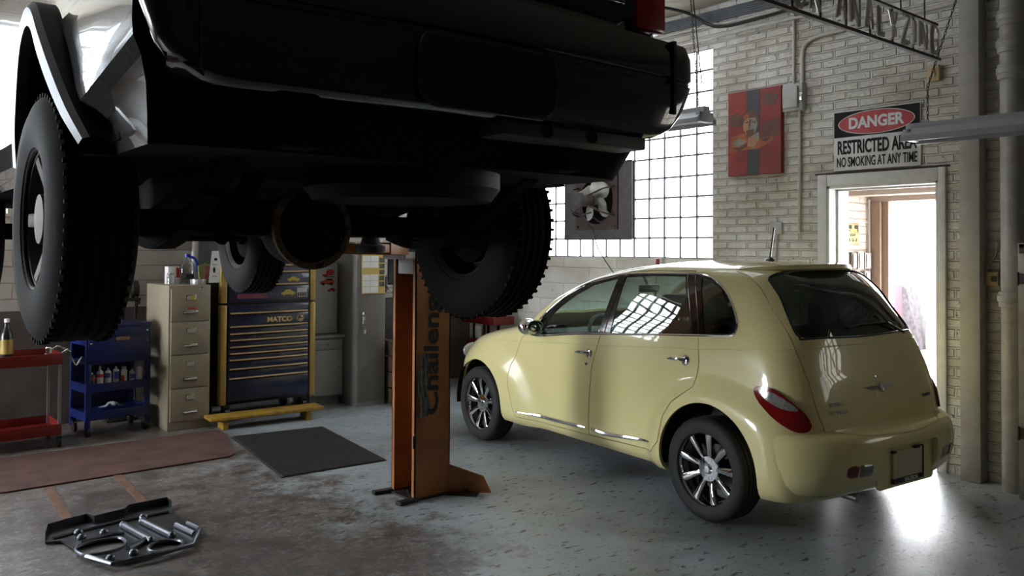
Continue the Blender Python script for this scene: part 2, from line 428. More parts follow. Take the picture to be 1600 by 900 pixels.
b = B(); b.b2((KX0, KY0, CZ + 0.13), (KX1, KY1, CZ + 0.15)); b.build('pane', emit('roof light daylight', (0.9, 0.95, 1.0), SKYLIGHT, 1.0, 0.2), e)
b = B()
for i in range(7): y = KY0 + (KY1 - KY0) * i / 6; b.b2((KX0, y - 0.02, CZ + 0.03), (KX1, y + 0.02, CZ + 0.09))
for i in range(3): x = KX0 + (KX1 - KX0) * i / 2; b.b2((x - 0.02, KY0, CZ + 0.035), (x + 0.02, KY1, CZ + 0.085))
b.build('window_frame', steel_bar, e)
# glass blocks: every block domed, set in thin dark joints
e = bpy.data.objects.new('window_1', None); COL.objects.link(e); struct(e)
bk = B(); gr = B()
for i in range(NC):
    for j in range(NR_):
        if 5 <= i <= 9 and 1 <= j <= 4: continue
        y = WY0 + (i + 0.5) * BL; z = WZ0 + (j + 0.5) * BL
        bk.box((WX + 0.055, y, z), (0.07, BL - 0.009, BL - 0.009), bev=0.012, seg=1)
for i in range(NC + 1):
    if 5 < i < 10:
        gr.b2((WX + 0.013, WY0 + i * BL - 0.006, WZ0), (WX + 0.10, WY0 + i * BL + 0.006, WZ0 + BL)); gr.b2((WX + 0.013, WY0 + i * BL - 0.006, WZ0 + 5 * BL), (WX + 0.10, WY0 + i * BL + 0.006, WZ1))
    else: gr.b2((WX + 0.013, WY0 + i * BL - 0.006, WZ0), (WX + 0.10, WY0 + i * BL + 0.006, WZ1))
for j in range(NR_ + 1):
    if 1 < j < 5:
        gr.b2((WX + 0.012, WY0, WZ0 + j * BL - 0.0075), (WX + 0.10, WY0 + 5 * BL, WZ0 + j * BL + 0.0075)); gr.b2((WX + 0.012, WY0 + 10 * BL, WZ0 + j * BL - 0.0075), (WX + 0.10, WY1, WZ0 + j * BL + 0.0075))
    else: gr.b2((WX + 0.012, WY0, WZ0 + j * BL - 0.0075), (WX + 0.10, WY1, WZ0 + j * BL + 0.0075))
def block_emit():
    m = bpy.data.materials.new('glass block daylight'); m.use_nodes = True
    nt = m.node_tree; N = nt.nodes; L = nt.links; p = N['Principled BSDF']
    g = N.new('ShaderNodeNewGeometry'); wv = N.new('ShaderNodeTexWave'); wv.wave_type = 'BANDS'; wv.bands_direction = 'Z'
    wv.inputs['Scale'].default_value = 28; wv.inputs['Distortion'].default_value = 0.6; L.new(g.outputs['Position'], wv.inputs['Vector'])
    mx = N.new('ShaderNodeMix'); mx.data_type = 'RGBA'; mx.inputs[6].default_value = (0.72, 0.80, 0.92, 1); mx.inputs[7].default_value = (0.95, 0.98, 1.0, 1)
    L.new(wv.outputs['Fac'], mx.inputs[0]); L.new(mx.outputs[2], p.inputs['Emission Color']); p.inputs['Emission Strength'].default_value = GLASS_BLOCK
    p.inputs['Base Color'].default_value = (0.8, 0.85, 0.9, 1); p.inputs['Roughness'].default_value = 0.2
    return m
bk.build('pane', block_emit(), e, smooth=0); gr.build('window_frame', mat('block joint', (0.10, 0.09, 0.095), 0.8), e)
# backing for the fan hole
b = B(); b.b2((WX + 0.10, WY0 + 5 * BL, WZ0 + BL), (WX + 0.12, WY0 + 10 * BL, WZ0 + 5 * BL)); b.build('fan_opening', mat('dark fan duct', (0.03, 0.028, 0.027), 0.8), e)

# doorway casing
b = B()
cw = 0.085
b.b2((WX - 0.03, DY1, 0), (WX + 0.0, DY1 + cw, DZ + 0.1), 0.006); b.b2((WX - 0.03, DY0 - 0.055, 0), (WX, DY0, DZ + 0.1), 0.006)
b.b2((WX - 0.028, DY0, DZ), (WX, DY1, DZ + 0.098), 0.006)
b.b2((WX - 0.02, DY1 - 0.02, 0), (WX + 0.3, DY1, DZ)); b.b2((WX - 0.02, DY0, 0), (WX + 0.3, DY0 + 0.02, DZ)); b.b2((WX - 0.02, DY0, DZ - 0.02), (WX + 0.3, DY1, DZ))
b.b2((WX + 0.1, DY1 - 0.035, 0), (WX + 0.14, DY1 - 0.02, DZ - 0.02)); b.b2((WX + 0.1, DY0 + 0.02, DZ - 0.035), (WX + 0.14, DY1 - 0.02, DZ - 0.02))
struct(b.build('door_1', trim_w))
b = B(); b.b2((WX - 0.004, DY0 - 0.08, DZ + 0.1), (WX + 0.01, DY1 + 0.12, DZ + 0.116)); struct(b.build('trim_1', mat('dark gap', (0.06, 0.04, 0.03), 0.9)))
# pilaster beside the doorway
b = B(); b.b2((6.44, 2.46, 0), (WX + 0.05, 2.60, CZ), 0.006); struct(b.build('trim_2', trim_grey))
# vestibule beyond the doorway
b = B(); b.b2((WX + 0.3, 3.92, 0), (7.75, 4.05, 2.6)); struct(b.build('wall_vestibule', pink_brick, smooth=0))
b = B(); b.b2((WX + 0.3, 1.6, 2.6), (8.0, 4.05, 2.75)); b.b2((WX + 0.29, 1.5, 0), (8.0, 1.6, 2.75)); struct(b.build('ceiling_vestibule', mat('vestibule plaster', (0.6, 0.52, 0.45), 0.8)))
b = B(); b.b2((7.68, 2.0, 2.14), (7.95, 3.92, 2.62)); b.b2((7.68, 1.6, 0), (7.95, 2.1, 2.62)); struct(b.build('wall_outer', mat('vestibule lintel', (0.42, 0.34, 0.29), 0.8, bump=0.2)))
b = B(); b.b2((7.2, 2.0, 2.17), (7.36, 3.90, 2.30), 0.01); struct(b.build('trim_3', mat('painted beam', (0.52, 0.42, 0.36), 0.7, bump=0.2)))
b = B(); b.b2((7.66, 3.80, 0), (7.80, 3.90, 2.14), 0.008); b.b2((7.70, 3.74, 0), (7.76, 3.80, 2.14), 0.006); struct(b.build('trim_4', mat('brown door post', (0.30, 0.20, 0.15), 0.6)))
portal('doorway_daylight', (7.9, 2.95, 1.07), (0, PI / 2, 0), 2.14, 1.7)

# ------------------------------------------------------------------ the yellow car
# car frame: origin on the floor under the rear axle, +Y forward, +X to the car's right
car = thing('car', 'pale yellow retro hatchback with chrome wheels parked beside the doorway', 'car', (5.0331, 3.1196, 0), -0.0931)
YEL = mat('pale yellow paint', (0.79, 0.70, 0.33), 0.28, var=0.015, scale=2, coat=1.0, spec=0.4)
CHR = mat('chrome', (0.82, 0.82, 0.84), 0.07, 1.0, var=0.04)
BLK = mat('black trim', (0.012, 0.012, 0.013), 0.28, var=0.1)
RUB = mat('black rubber', (0.016, 0.015, 0.014), 0.75, var=0.3, scale=30, bump=0.1, bscale=120)
DRK = mat('dark underside', (0.012, 0.011, 0.010), 0.85)
SEAT = mat('dark grey cloth', (0.05, 0.055, 0.06), 0.9, bump=0.2, bscale=200)
GLS = glass('green tinted glass', (0.88, 0.95, 0.92), 1.2)
GLD = glass('dark tinted glass', (0.20, 0.23, 0.22), 1.25)
MIR = mat('mirror glass', (0.62, 0.68, 0.66), 0.03, 1.0, var=0.02)

CAR_TAB=[ # z, hw, fr, ar, ff, af
(.235,.735,-.64,.45,3.20,.75),(.27,.765,-.67,.45,3.30,.8),(.33,.785,-.69,.45,3.38,.85),(.42,.79,-.70,.45,3.43,.9),(.55,.79,-.70,.45,3.43,.95),(.65,.79,-.692,.45,3.41,.95),
(.75,.787,-.675,.45,3.36,.95),(.85,.78,-.65,.45,3.22,.95),(.92,.772,-.63,.45,2.98,.9),(.98,.764,-.607,.45,2.68,.8),(1.03,.757,-.59,.45,2.42,.62),(1.08,.748,-.575,.45,2.28,.5),
(1.16,.73,-.548,.45,2.17,.48),(1.25,.703,-.51,.45,2.03,.48),(1.35,.672,-.455,.44,1.82,.48),(1.42,.648,-.405,.43,1.64,.48),(1.48,.618,-.345,.42,1.43,.46),(1.52,.588,-.295,.40,1.25,.44),
(1.55,.545,-.235,.38,1.06,.42),(1.572,.48,-.165,.34,.89,.38),(1.587,.39,-.08,.28,.74,.3),(1.596,.27,.02,.2,.62,.2),(1.6,.13,.12,.12,.52,.12),(1.601,.03,.2,.05,.44,.05)]
def spline(tab,n):
    T=np.array(tab); d=np.r_[0,np.cumsum(np.sqrt(((np.diff(T[:,[0,1,2,min(4,T.shape[1]-1)]],axis=0)*np.array([1,1,1,.5]))**2).sum(1)))]
    # monotone cubic (Fritsch-Carlson)
    x=d; out=[]; q=np.linspace(0,d[-1],n)
    for c in range(T.shape[1]):
        y=T[:,c]; h=np.diff(x); s=np.diff(y)/h; m=np.zeros(len(x)); m[0]=s[0]; m[-1]=s[-1]
        for i in range(1,len(x)-1):
            m[i]=0 if s[i-1]*s[i]<=0 else 3*(h[i-1]+h[i])/((2*h[i]+h[i-1])/s[i-1]+(h[i]+2*h[i-1])/s[i])
        k=np.clip(np.searchsorted(x,q)-1,0,len(h)-1); t=(q-x[k])/h[k]
        out.append((2*t**3-3*t**2+1)*y[k]+(t**3-2*t**2+t)*h[k]*m[k]+(-2*t**3+3*t**2)*y[k+1]+(t**3-t**2)*h[k]*m[k+1])
    return np.array(out).T
def quarter(w,a,n,N):
    th=np.linspace(0,math.pi/2,400); X=w*np.sin(th)**(2/n); Y=a*(1-np.cos(th)**(2/n))
    L=np.r_[0,np.cumsum(np.hypot(np.diff(X),np.diff(Y)))]; q=np.linspace(0,L[-1],N)
    return np.interp(q,L,X),np.interp(q,L,Y)
def sst(t): t=np.clip(t,0,1); return t*t*(3-2*t)
def car_bulge(f,z):
    zd=np.where(z>.34,(z-.34),(.34-z)*.35)
    fd=f-(-.02); e1=np.sqrt((fd/np.where(fd>0,.64,.80))**2+(zd/.60)**2)
    fd=f-2.62; e2=np.sqrt((fd/np.where(fd>0,.95,.92))**2+(zd/.58)**2)
    return .064*(1-sst((e1-.66)/.30))+.066*(1-sst((e2-.64)/.32))
def ring(w,fr,ar,ff,af,nr=3.6,nf=2.5,NR=26,NS=64,NF=30):
    X1,Y1=quarter(w,ar,nr,NR); Y1=Y1+fr
    X3,Y3=quarter(w,af,nf,NF); Y3=ff-Y3
    Ys=np.linspace(Y1[-1],Y3[-1],NS+2)[1:-1]
    return np.r_[X1,np.full(NS,w),X3[::-1]],np.r_[Y1,Ys,Y3[::-1]]
def car_rings(nz=96):
    R=[]
    for z,w,fr,ar,ff,af in spline(CAR_TAB,nz):
        X,Y=ring(w,fr,ar,ff,af,5.0-1.9*float(sst((z-.95)/.4)))
        side=sst((X/w-.72)/.28)
        X=X+car_bulge(Y,np.full_like(Y,z))*side
        R.append(np.c_[np.r_[-X,X[-2:0:-1]],np.r_[Y,Y[-2:0:-1]],np.full(2*len(X)-2,z)])
    return R

def ring_surface(R, cap_bottom=True, cap_top=True):
    n = len(R[0]); V = [tuple(float(c) for c in p) for r in R for p in r]
    F = [(k * n + i, (k + 1) * n + i, (k + 1) * n + (i + 1) % n, k * n + (i + 1) % n) for k in range(len(R) - 1) for i in range(n)]
    if cap_top: F.append(tuple((len(R) - 1) * n + i for i in range(n))[::-1])
    if cap_bottom: F.append(tuple(range(n)))
    return V, F
CV, CF = ring_surface(car_rings(96))
TREE = BVHTree.FromPolygons(CV, CF)

def solid_object(V, F, thick=None):
    me = bpy.data.meshes.new('shell'); me.from_pydata(V, [], F)
    bm = bmesh.new(); bm.from_mesh(me); bmesh.ops.recalc_face_normals(bm, faces=bm.faces)
    bm.to_mesh(me); bm.free()
    o = bpy.data.objects.new('shell', me); COL.objects.link(o)
    if thick:
        md = o.modifiers.new('s', 'SOLIDIFY'); md.thickness = thick; md.offset = -1
        bake(o)
    return o
def bake(o):
    dg = bpy.context.evaluated_depsgraph_get(); me = bpy.data.meshes.new_from_object(o.evaluated_get(dg))
    old = o.data; o.modifiers.clear(); o.data = me; bpy.data.meshes.remove(old)
def cutter(bb):
    me = bpy.data.meshes.new('cutter'); me.from_pydata(bb.v, [], bb.f)
    bm = bmesh.new(); bm.from_mesh(me); bmesh.ops.recalc_face_normals(bm, faces=bm.faces); bm.to_mesh(me); bm.free()
    o = bpy.data.objects.new('cutter', me); COL.objects.link(o); return o
def boolean(o, cuts, op='DIFFERENCE'):
    for c in cuts:
        md = o.modifiers.new('b', 'BOOLEAN'); md.operation = op; md.solver = 'EXACT'; md.object = c
    bake(o)
def kill(*os):
    for o in os:
        me = o.data; bpy.data.objects.remove(o); bpy.data.meshes.remove(me)
def clone(o):
    c = o.copy(); c.data = o.data.copy(); COL.objects.link(c); return c
def finish(o, name, mts, parent, tree=TREE, ang=32):
    me = o.data; o.name = name; me.name = name
    me.materials.clear()
    for x in (mts if isinstance(mts, (list, tuple)) else [mts]): me.materials.append(x)
    me.polygons.foreach_set('use_smooth', [True] * len(me.polygons)); me.set_sharp_from_angle(angle=math.radians(ang))
    o.parent = parent
    return o
def plane_of(P):
    A = np.array(P, float); c = A.mean(0); u, s, vt = np.linalg.svd(A - c); n = vt[2]
    return Vector(c), Vector(vt[0]), Vector(vt[1]), Vector(n)
def mirror(P): return [(-p[0], p[1], p[2]) for p in P]
def prism3(P, d0, d1, grow=0.0):
    c, u, v, n = plane_of(P)
    if n.dot(c - Vector((0, c.y, 0.8))) < 0: n = -n
    Q = []
    for p in P:
        q = Vector(p) - c; Q.append((q.dot(u), q.dot(v)))
    k = len(Q); V = [c + u * a + v * b + n * d for d in (d0, d1) for a, b in Q]
    bb = B(); bb.raw(V, [tuple(range(k))[::-1], tuple(range(k, 2 * k))] + [(i, (i + 1) % k, k + (i + 1) % k, k + i) for i in range(k)])
    return bb
def onto(p, n, tree=TREE, reach=0.4):
    """drop a point on the car skin along +-n; returns (point, normal)"""
    p = Vector(p); best = None
    for s in (1, -1):
        h = tree.ray_cast(p + n * s * reach, -n * s, reach * 2)
        if h[0] is not None:
            d = (h[0] - p).length
            if best is None or d < best[0]: best = (d, h[0], h[1])
    if best is None:
        h = tree.find_nearest(p); return h[0], h[1]
    return best[1], best[2]
def patch(P, off=0.002, thick=0.003, step=0.03, tree=TREE, bb=None):
    """a panel with the outline P lying on the car skin"""
    c, u, v, n = plane_of(P)
    if n.dot(c - Vector((0, c.y if abs(c.x) > 0.45 else 0.9, 0.8))) < 0: n = -n
    bm = bmesh.new()
    vs = [bm.verts.new(((Vector(p) - c).dot(u), (Vector(p) - c).dot(v), 0)) for p in P]
    bm.faces.new(vs)
    for ax in (0, 1):
        lo = min(x.co[ax] for x in bm.verts); hi = max(x.co[ax] for x in bm.verts)
        for i in range(1, int((hi - lo) / step) + 1):
            co = Vector((0, 0, 0)); co[ax] = lo + i * step; no = Vector((0, 0, 0)); no[ax] = 1
            if co[ax] < hi - 1e-4: bmesh.ops.bisect_plane(bm, geom=bm.verts[:] + bm.edges[:] + bm.faces[:], dist=1e-5, plane_co=co, plane_no=no)
    bmesh.ops.triangulate(bm, faces=[f for f in bm.faces if len(f.verts) > 4])
    rim = [e for e in bm.edges if len(e.link_faces) == 1]
    bm.verts.index_update(); top = []; bot = []
    for x in bm.verts:
        q, nn = onto(c + u * x.co.x + v * x.co.y, n, tree)
        if nn.dot(n) < 0: nn = -nn
        top.append(q + nn * (off + thick)); bot.append(q + nn * off)
    F = [tuple(x.index for x in f.verts) for f in bm.faces]; k = len(top)
    F2 = [tuple(i + k for i in f)[::-1] for f in F] + [(e.verts[0].index, e.verts[1].index, e.verts[1].index + k, e.verts[0].index + k) for e in rim]
    bm.free()
    bb = bb or B(); bb.raw(top + bot, F + F2); return bb
def skin_line(P, r, off=0.0, closed=False, n=6, dense=5, bb=None, tree=TREE):
    c, u, v, nn = plane_of(P)
    Q = smooth_pts(P, dense, closed); out = []
    for p in Q:
        h = tree.find_nearest(p); out.append(h[0] + h[1] * off)
    bb = bb or B(); bb.tube(out, r, n, closed); return bb

DLO = [(-0.765, 1.925, 0.975), (-0.724, 1.79, 1.145), (-0.669, 1.61, 1.285), (-0.625, 1.38, 1.405), (-0.606, 0.988, 1.484), (-0.597, 0.637, 1.503), (-0.592, 0.315, 1.508), (-0.604, 0.164, 1.496), (-0.634, 0.037, 1.446), (-0.67, -0.070, 1.358), (-0.706, -0.150, 1.237), (-0.725, -0.157, 1.182), (-0.735, -0.115, 1.146), (-0.74, 0.142, 1.126), (-0.748, 0.666, 1.088), (-0.758, 1.356, 1.032)]
FWIN = [(-0.762, 1.80, 1.000), (-0.743, 1.735, 1.105), (-0.709, 1.60, 1.222), (-0.668, 1.44, 1.318), (-0.641, 1.27, 1.395), (-0.622, 1.02, 1.455), (-0.753, 1.10, 1.054)]
RWIN = [(-0.751, 0.975, 1.066), (-0.620, 0.93, 1.470), (-0.603, 0.66, 1.487), (-0.600, 0.37, 1.491), (-0.738, 0.20, 1.130)]
QWIN = [(-0.739, 0.085, 1.132), (-0.604, 0.22, 1.484), (-0.620, 0.13, 1.466), (-0.642, 0.035, 1.425), (-0.67, -0.042, 1.345), (-0.704, -0.118, 1.24), (-0.722, -0.125, 1.195), (-0.733, -0.085, 1.160)]
RGL = [(-0.520, -0.245, 1.500), (-0.455, -0.23, 1.532), (-0.315, -0.235, 1.542), (0.0, -0.24, 1.545), (0.315, -0.235, 1.542), (0.455, -0.23, 1.532), (0.520, -0.245, 1.500), (0.545, -0.36, 1.38), (0.580, -0.468, 1.215), (0.566, -0.498, 1.168), (0.521, -0.518, 1.152), (0.0, -0.553, 1.145), (-0.521, -0.518, 1.152), (-0.566, -0.498, 1.168), (-0.580, -0.468, 1.215), (-0.545, -0.36, 1.38)]
WSH = [(-0.66, 1.93, 1.09), (-0.40, 2.14, 1.09), (0.0, 2.20, 1.10), (0.40, 2.14, 1.09), (0.66, 1.93, 1.09), (0.56, 1.52, 1.40), (0.50, 1.36, 1.47), (0.0, 1.40, 1.485), (-0.50, 1.36, 1.47), (-0.56, 1.52, 1.40)]
DOORF = [(2.055, .945), (2.15, .71), (2.14, .55), (2.09, .42), (2.04, .30), (1.66, .292), (1.166, .305), (1.163, .541), (1.138, .825), (1.077, 1.041), (0.945, 1.49), (0.94, 1.518), (1.20, 1.468), (1.40, 1.42), (1.63, 1.31), (1.81, 1.165), (1.93, 1.03)]
DOORR = [(1.166, .305), (.825, .316), (.474, .33), (.386, .418), (.345, .592), (.276, .692), (.112, .808), (.105, .965), (.137, 1.144), (.29, 1.49), (.31, 1.535), (.637, 1.53), (.94, 1.518), (.945, 1.49), (1.077, 1.041), (1.138, .825), (1.163, .541)]
TGATE = [(-0.555, 1.552), (-0.575, 1.50), (-0.60, 1.388), (-0.63, 1.082), (-0.616, 0.765), (-0.575, 0.618), (0.575, 0.618), (0.616, 0.765), (0.63, 1.082), (0.60, 1.388), (0.575, 1.50), (0.555, 1.552)]
def shrink(P, d):
    n = len(P); out = []
    A = sum(P[i][0] * P[(i + 1) % n][1] - P[(i + 1) % n][0] * P[i][1] for i in range(n)); sg = 1 if A > 0 else -1
    for i in range(n):
        a = Vector(P[i - 1]); b = Vector(P[i]); c = Vector(P[(i + 1) % n])
        e1 = (b - a).normalized(); e2 = (c - b).normalized()
        n1 = Vector((-e1.y, e1.x)) * sg; n2 = Vector((-e2.y, e2.x)) * sg
        h = (n1 + n2); h = h / max(0.5, h.length_squared / 2) if h.length > 1e-6 else n1
        out.append(tuple(b + h * d))
    return out

SHELL = solid_object(CV, CF, 0.022)
def side_prism(poly, s, d=0.0):
    bb = B(); bb.prism(shrink(poly, d) if d else poly, 'x', s * 0.40, s * 1.2); return cutter(bb)
def arch(y, r, s, z=0.335):
    bb = B(); bb.cyl((s * 0.45, y, z), (s * 1.2, y, z), r, n=64); return cutter(bb)
wins = []
for s in (0, 1):
    for P in (DLO,):
        wins.append(cutter(prism3(mirror(P) if s else P, -0.14, 0.14)))
wrear = cutter(prism3(RGL, -0.14, 0.14)); wfront = cutter(prism3(WSH, -0.2, 0.2))
arches = [arch(-0.02, 0.395, -1), arch(-0.02, 0.395, 1), arch(2.616, 0.375, -1, 0.33), arch(2.616, 0.375, 1, 0.33)]
tg = B(); tg.prism(TGATE, 'y', -1.2, -0.02); tgc = cutter(tg)
tg = B(); tg.prism(shrink(TGATE, 0.006), 'y', -1.2, -0.02); tgs = cutter(tg)
door_cut = {}
for nm, P in (('f', DOORF), ('r', DOORR)):
    for s in (-1, 1): door_cut[nm, s] = side_prism(P, s)
body = clone(SHELL)
boolean(body, list(door_cut.values()) + arches + [tgc, wfront] + wins)
finish(body, 'body_shell', YEL, car)
for nm, P, lab in (('f', DOORF, 'front door'), ('r', DOORR, 'rear door')):
    for s in (-1, 1):
        d = clone(SHELL); c = side_prism(P, s, 0.0055)
        boolean(d, [c], 'INTERSECT'); boolean(d, arches + [wins[0] if s < 0 else wins[1]])
        door = finish(d, 'door', YEL, car); kill(c)
        # handle: chrome bar on a round escutcheon
        hy, hz = (1.235, 0.905) if nm == 'f' else (0.275, 0.962)
        q, nn = onto((s * 0.78, hy, hz), Vector((s, 0, 0)))
        hb = B()
        hb.lathe([(0, 0.012), (0.022, 0.011), (0.034, 0.004), (0.036, -0.004)], q + Vector((0, -0.055, 0)), nn, 20)
        hb.tube([q + nn * 0.012 + Vector((0, -0.055, 0.002)), q + nn * 0.034 + Vector((0, -0.035, 0.003)), q + nn * 0.036 + Vector((0, 0.03, 0.0)), q + nn * 0.016 + Vector((0, 0.092, -0.006))], [0.015, 0.014, 0.012, 0.006], 10)
        hb.build('door_handle', CHR, door)
        db = B(); db.lathe([(0, -0.006), (0.028, -0.004), (0.040, 0.0012), (0.046, 0.0)], q + Vector((0, -0.005, -0.002)), nn, 20)
        if nm == 'f':
            kq, kn = onto((s * 0.78, 1.204, 0.827), Vector((s, 0, 0))); kb = B(); kb.lathe([(0, 0.006), (0.011, 0.005), (0.014, 0)], kq, kn, 14); kb.build('lock', CHR, door)
        # chrome rub strip low on the door
        A = [(s * 0.84, 2.02, 0.345), (s * 0.80, 1.62, 0.345), (s * 0.79, 1.20, 0.356)] if nm == 'f' else [(s * 0.79, 1.13, 0.362), (s * 0.79, 0.98, 0.352), (s * 0.80, 0.75, 0.370), (s * 0.82, 0.49, 0.392)]
        Q = [TREE.find_nearest(p) for p in smooth_pts(A, 6)]
        k = len(Q); rr = [0.004 + 0.012 * min(1, 3.2 * min(i, k - 1 - i) / k + (0.5 if (nm == 'f' and i > k / 2) or (nm == 'r' and i < k / 2) else 0)) for i in range(k)]
        mb = B(); mb.tube([h[0] + h[1] * 0.002 for h in Q], rr, 8); mb.build('chrome_strip', CHR, door)
# tailgate
t = clone(SHELL); boolean(t, [tgs], 'INTERSECT'); boolean(t, [wrear])
tailgate = finish(t, 'tailgate', YEL, car)
# glass
patch(RGL, -0.006, 0.003, 0.05).build('rear_window', GLD, tailgate)
bord = B(); skin_line(RGL, 0.007, 0.0, True, bb=bord); bord.build('window_seal', BLK, tailgate)
patch(WSH, -0.006, 0.003, 0.06).build('windscreen', GLS, car)
for s in (0, 1):
    mm = (lambda P: mirror(P)) if s else (lambda P: P)
    patch(mm(FWIN), -0.006, 0.003, 0.06).build('front_side_window', GLS, car)
    patch(mm(RWIN), -0.006, 0.003, 0.06).build('rear_side_window', glass('side tinted glass %d' % s, (0.66, 0.74, 0.71), 1.5), car)
    patch(mm(QWIN), -0.006, 0.003, 0.04).build('quarter_window', GLD, car)
    pb = B()   # black frame filling the opening around the panes
    F_ = [(-0.765, 1.925, 0.975), (-0.724, 1.79, 1.145), (-0.669, 1.61, 1.285), (-0.625, 1.38, 1.405), (-0.606, 0.988, 1.484)]
    def strip(P, Q):
        for i in range(len(P) - 1): patch(mm([P[i], P[i + 1], Q[i + 1], Q[i]]), -0.004, 0.004, 0.04, bb=pb)
    strip(F_ + [(-0.61, 0.95, 1.49)], [FWIN[0], FWIN[1], FWIN[2], FWIN[3], FWIN[4], FWIN[5]])
    strip([(-0.606, 0.95, 1.488), (-0.597, 0.637, 1.503), (-0.592, 0.315, 1.508)], [(-0.620, 0.93, 1.470), (-0.603, 0.66, 1.487), (-0.600, 0.37, 1.491)])
    strip(DLO[6:14], [(-0.604, 0.24, 1.487)] + QWIN[1:8])
    strip([(-0.765, 1.925, 0.975), (-0.758, 1.356, 1.032), (-0.751, 1.09, 1.052)], [(-0.762, 1.80, 1.000), (-0.757, 1.356, 1.042), (-0.753, 1.10, 1.056)])
    strip([(-0.749, 0.98, 1.060), (-0.74, 0.20, 1.122), (-0.735, -0.115, 1.146)], [(-0.751, 0.975, 1.068), (-0.738, 0.20, 1.132), (-0.733, -0.085, 1.160)])
    patch(mm([(-0.753, 1.10, 1.054), (-0.622, 1.02, 1.455), (-0.61, 0.97, 1.485), (-0.615, 0.935, 1.478), (-0.751, 0.975, 1.066), (-0.752, 1.04, 1.056)]), -0.004, 0.006, 0.05, bb=pb)
    patch(mm([(-0.738, 0.20, 1.130), (-0.600, 0.37, 1.491), (-0.596, 0.30, 1.505), (-0.604, 0.22, 1.484), (-0.739, 0.085, 1.132)]), -0.004, 0.006, 0.05, bb=pb)
    pb.build('window_frame', mat('gloss black pillar', (0.008, 0.008, 0.009), 0.06, var=0.1), car)
    cb = B(); skin_line(mm(DLO), 0.0075, 0.003, True, bb=cb, dense=4)
    Qp = [(-0.739, 0.075, 1.130), (-0.604, 0.235, 1.492)]
    cb.build('chrome_window_trim', CHR, car)
    # bright upright lines on the pillars
    for P in ([(-0.752, 1.035, 1.055), (-0.68, 1.00, 1.29), (-0.612, 0.955, 1.485)], [(-0.739, 0.19, 1.128), (-0.67, 0.27, 1.33), (-0.598, 0.355, 1.50)], [(-0.739, 0.13, 1.13), (-0.67, 0.205, 1.33), (-0.6, 0.285, 1.50)]):
        skin_line(mm(P), 0.0035, 0.003).build('pillar_trim', CHR, car)
    # mirror
    sx = 1 if s else -1
    q, nn = onto((sx * 0.76, 1.83, 1.02), Vector((sx, 0, 0)))
    mc = Vector((sx * 0.885, 1.80, 1.055))
    mb = B(); mb.sphere(mc, (0.085, 0.075, 0.068), 24, 14); mb.tube([q, q + Vector((sx * 0.05, 0, 0.005)), mc], [0.035, 0.025, 0.03], 10)
    mo = mb.build('mirror', CHR, car)
    nb = B(); nb.lathe([(0, 0.0), (0.060, 0.0), (0.067, -0.01), (0.070, -0.03)], (0, 0, 0), (0, 0, 1), 28)
    nb.v = [(mc.x + x * 1.12, mc.y - 0.062 + z * -1.0 * -1 - 0.008, mc.z + y * 0.9) for x, y, z in nb.v]
    nb.build('mirror_glass', MIR, mo)
# rear bumper wrapping round to the wheel arches
BT = [(.262, .72, -.70, .5), (.29, .775, -.765, .5), (.34, .815, -.815, .5), (.42, .835, -.850, .5), (.50, .843, -.862, .5), (.57, .845, -.858, .5), (.605, .842, -.845, .5), (.628, .834, -.81, .48), (.640, .815, -.75, .45), (.645, .79, -.70, .42), (.645, .74, -.64, .42)]
RR = []
def arch_end(z): return -0.02 - math.sqrt(max(0.0, 0.395 ** 2 - (z - 0.335) ** 2))
for z, w, fr, ar in spline(BT, 40):
    ar = min(ar, arch_end(z) - fr - 0.03); X, Y = quarter(w, ar, 2.7, 34); Y = Y + fr
    ys = np.linspace(Y[-1], arch_end(z), 12)[1:]
    X = np.r_[X, np.full(11, w)]; Y = np.r_[Y, ys]
    RR.append(np.c_[np.r_[-X[::-1], X[1:]], np.r_[Y[::-1], Y[1:]], np.full(2 * len(X) - 1, z)])
bb = B(); bb.grid([[tuple(map(float, p)) for p in r] for r in RR])
BTREE = BVHTree.FromPolygons([Vector(p) for p in bb.v], bb.f)
INNER = []
for (z, w, fr, ar) in spline(BT, 40)[::-1]:
    ar = min(ar, arch_end(z) - fr - 0.09); w2 = w - 0.05; X, Y = quarter(w2, ar, 2.7, 34); Y = Y + fr + 0.06
    ys = np.linspace(Y[-1], arch_end(z), 12)[1:]; X = np.r_[X, np.full(11, w2)]; Y = np.r_[Y, ys]
    z2 = min(max(z, 0.275), 0.63)
    INNER.append([tuple(map(float, p)) for p in np.c_[np.r_[-X[::-1], X[1:]], np.r_[Y[::-1], Y[1:]], np.full(2 * len(X) - 1, z2)]])
INNER = [INNER[0], INNER[-1]]
sb = B(); sb.grid([[tuple(map(float, p)) for p in r] for r in RR] + INNER, closeu=True)
nn_ = len(RR[0]); kk = len(RR) + 2
sb.f += [tuple(i * nn_ for i in range(kk)), tuple(i * nn_ + nn_ - 1 for i in range(kk))[::-1]]; sb.m += [0, 0]
bo = solid_object(sb.v, sb.f)
rc = B(); rc.prism(rrect(-0.29, 0.300, 0.29, 0.545, 0.03), 'y', -1.1, -0.815); rcc = cutter(rc)
boolean(bo, [rcc])
bumper = finish(bo, 'rear_bumper', YEL, car, BTREE)
rb = B(); rb.prism(rrect(-0.295, 0.295, 0.295, 0.55, 0.03), 'y', -0.818, -0.806); rb.build('plate_recess', YEL, bumper)
pl = B(); pl.prism(rrect(-0.155, 0.345, 0.155, 0.505, 0.01), 'y', -0.832, -0.818); plate = pl.build('license_plate', mat('plate holder', (0.60, 0.55, 0.36), 0.5), bumper)
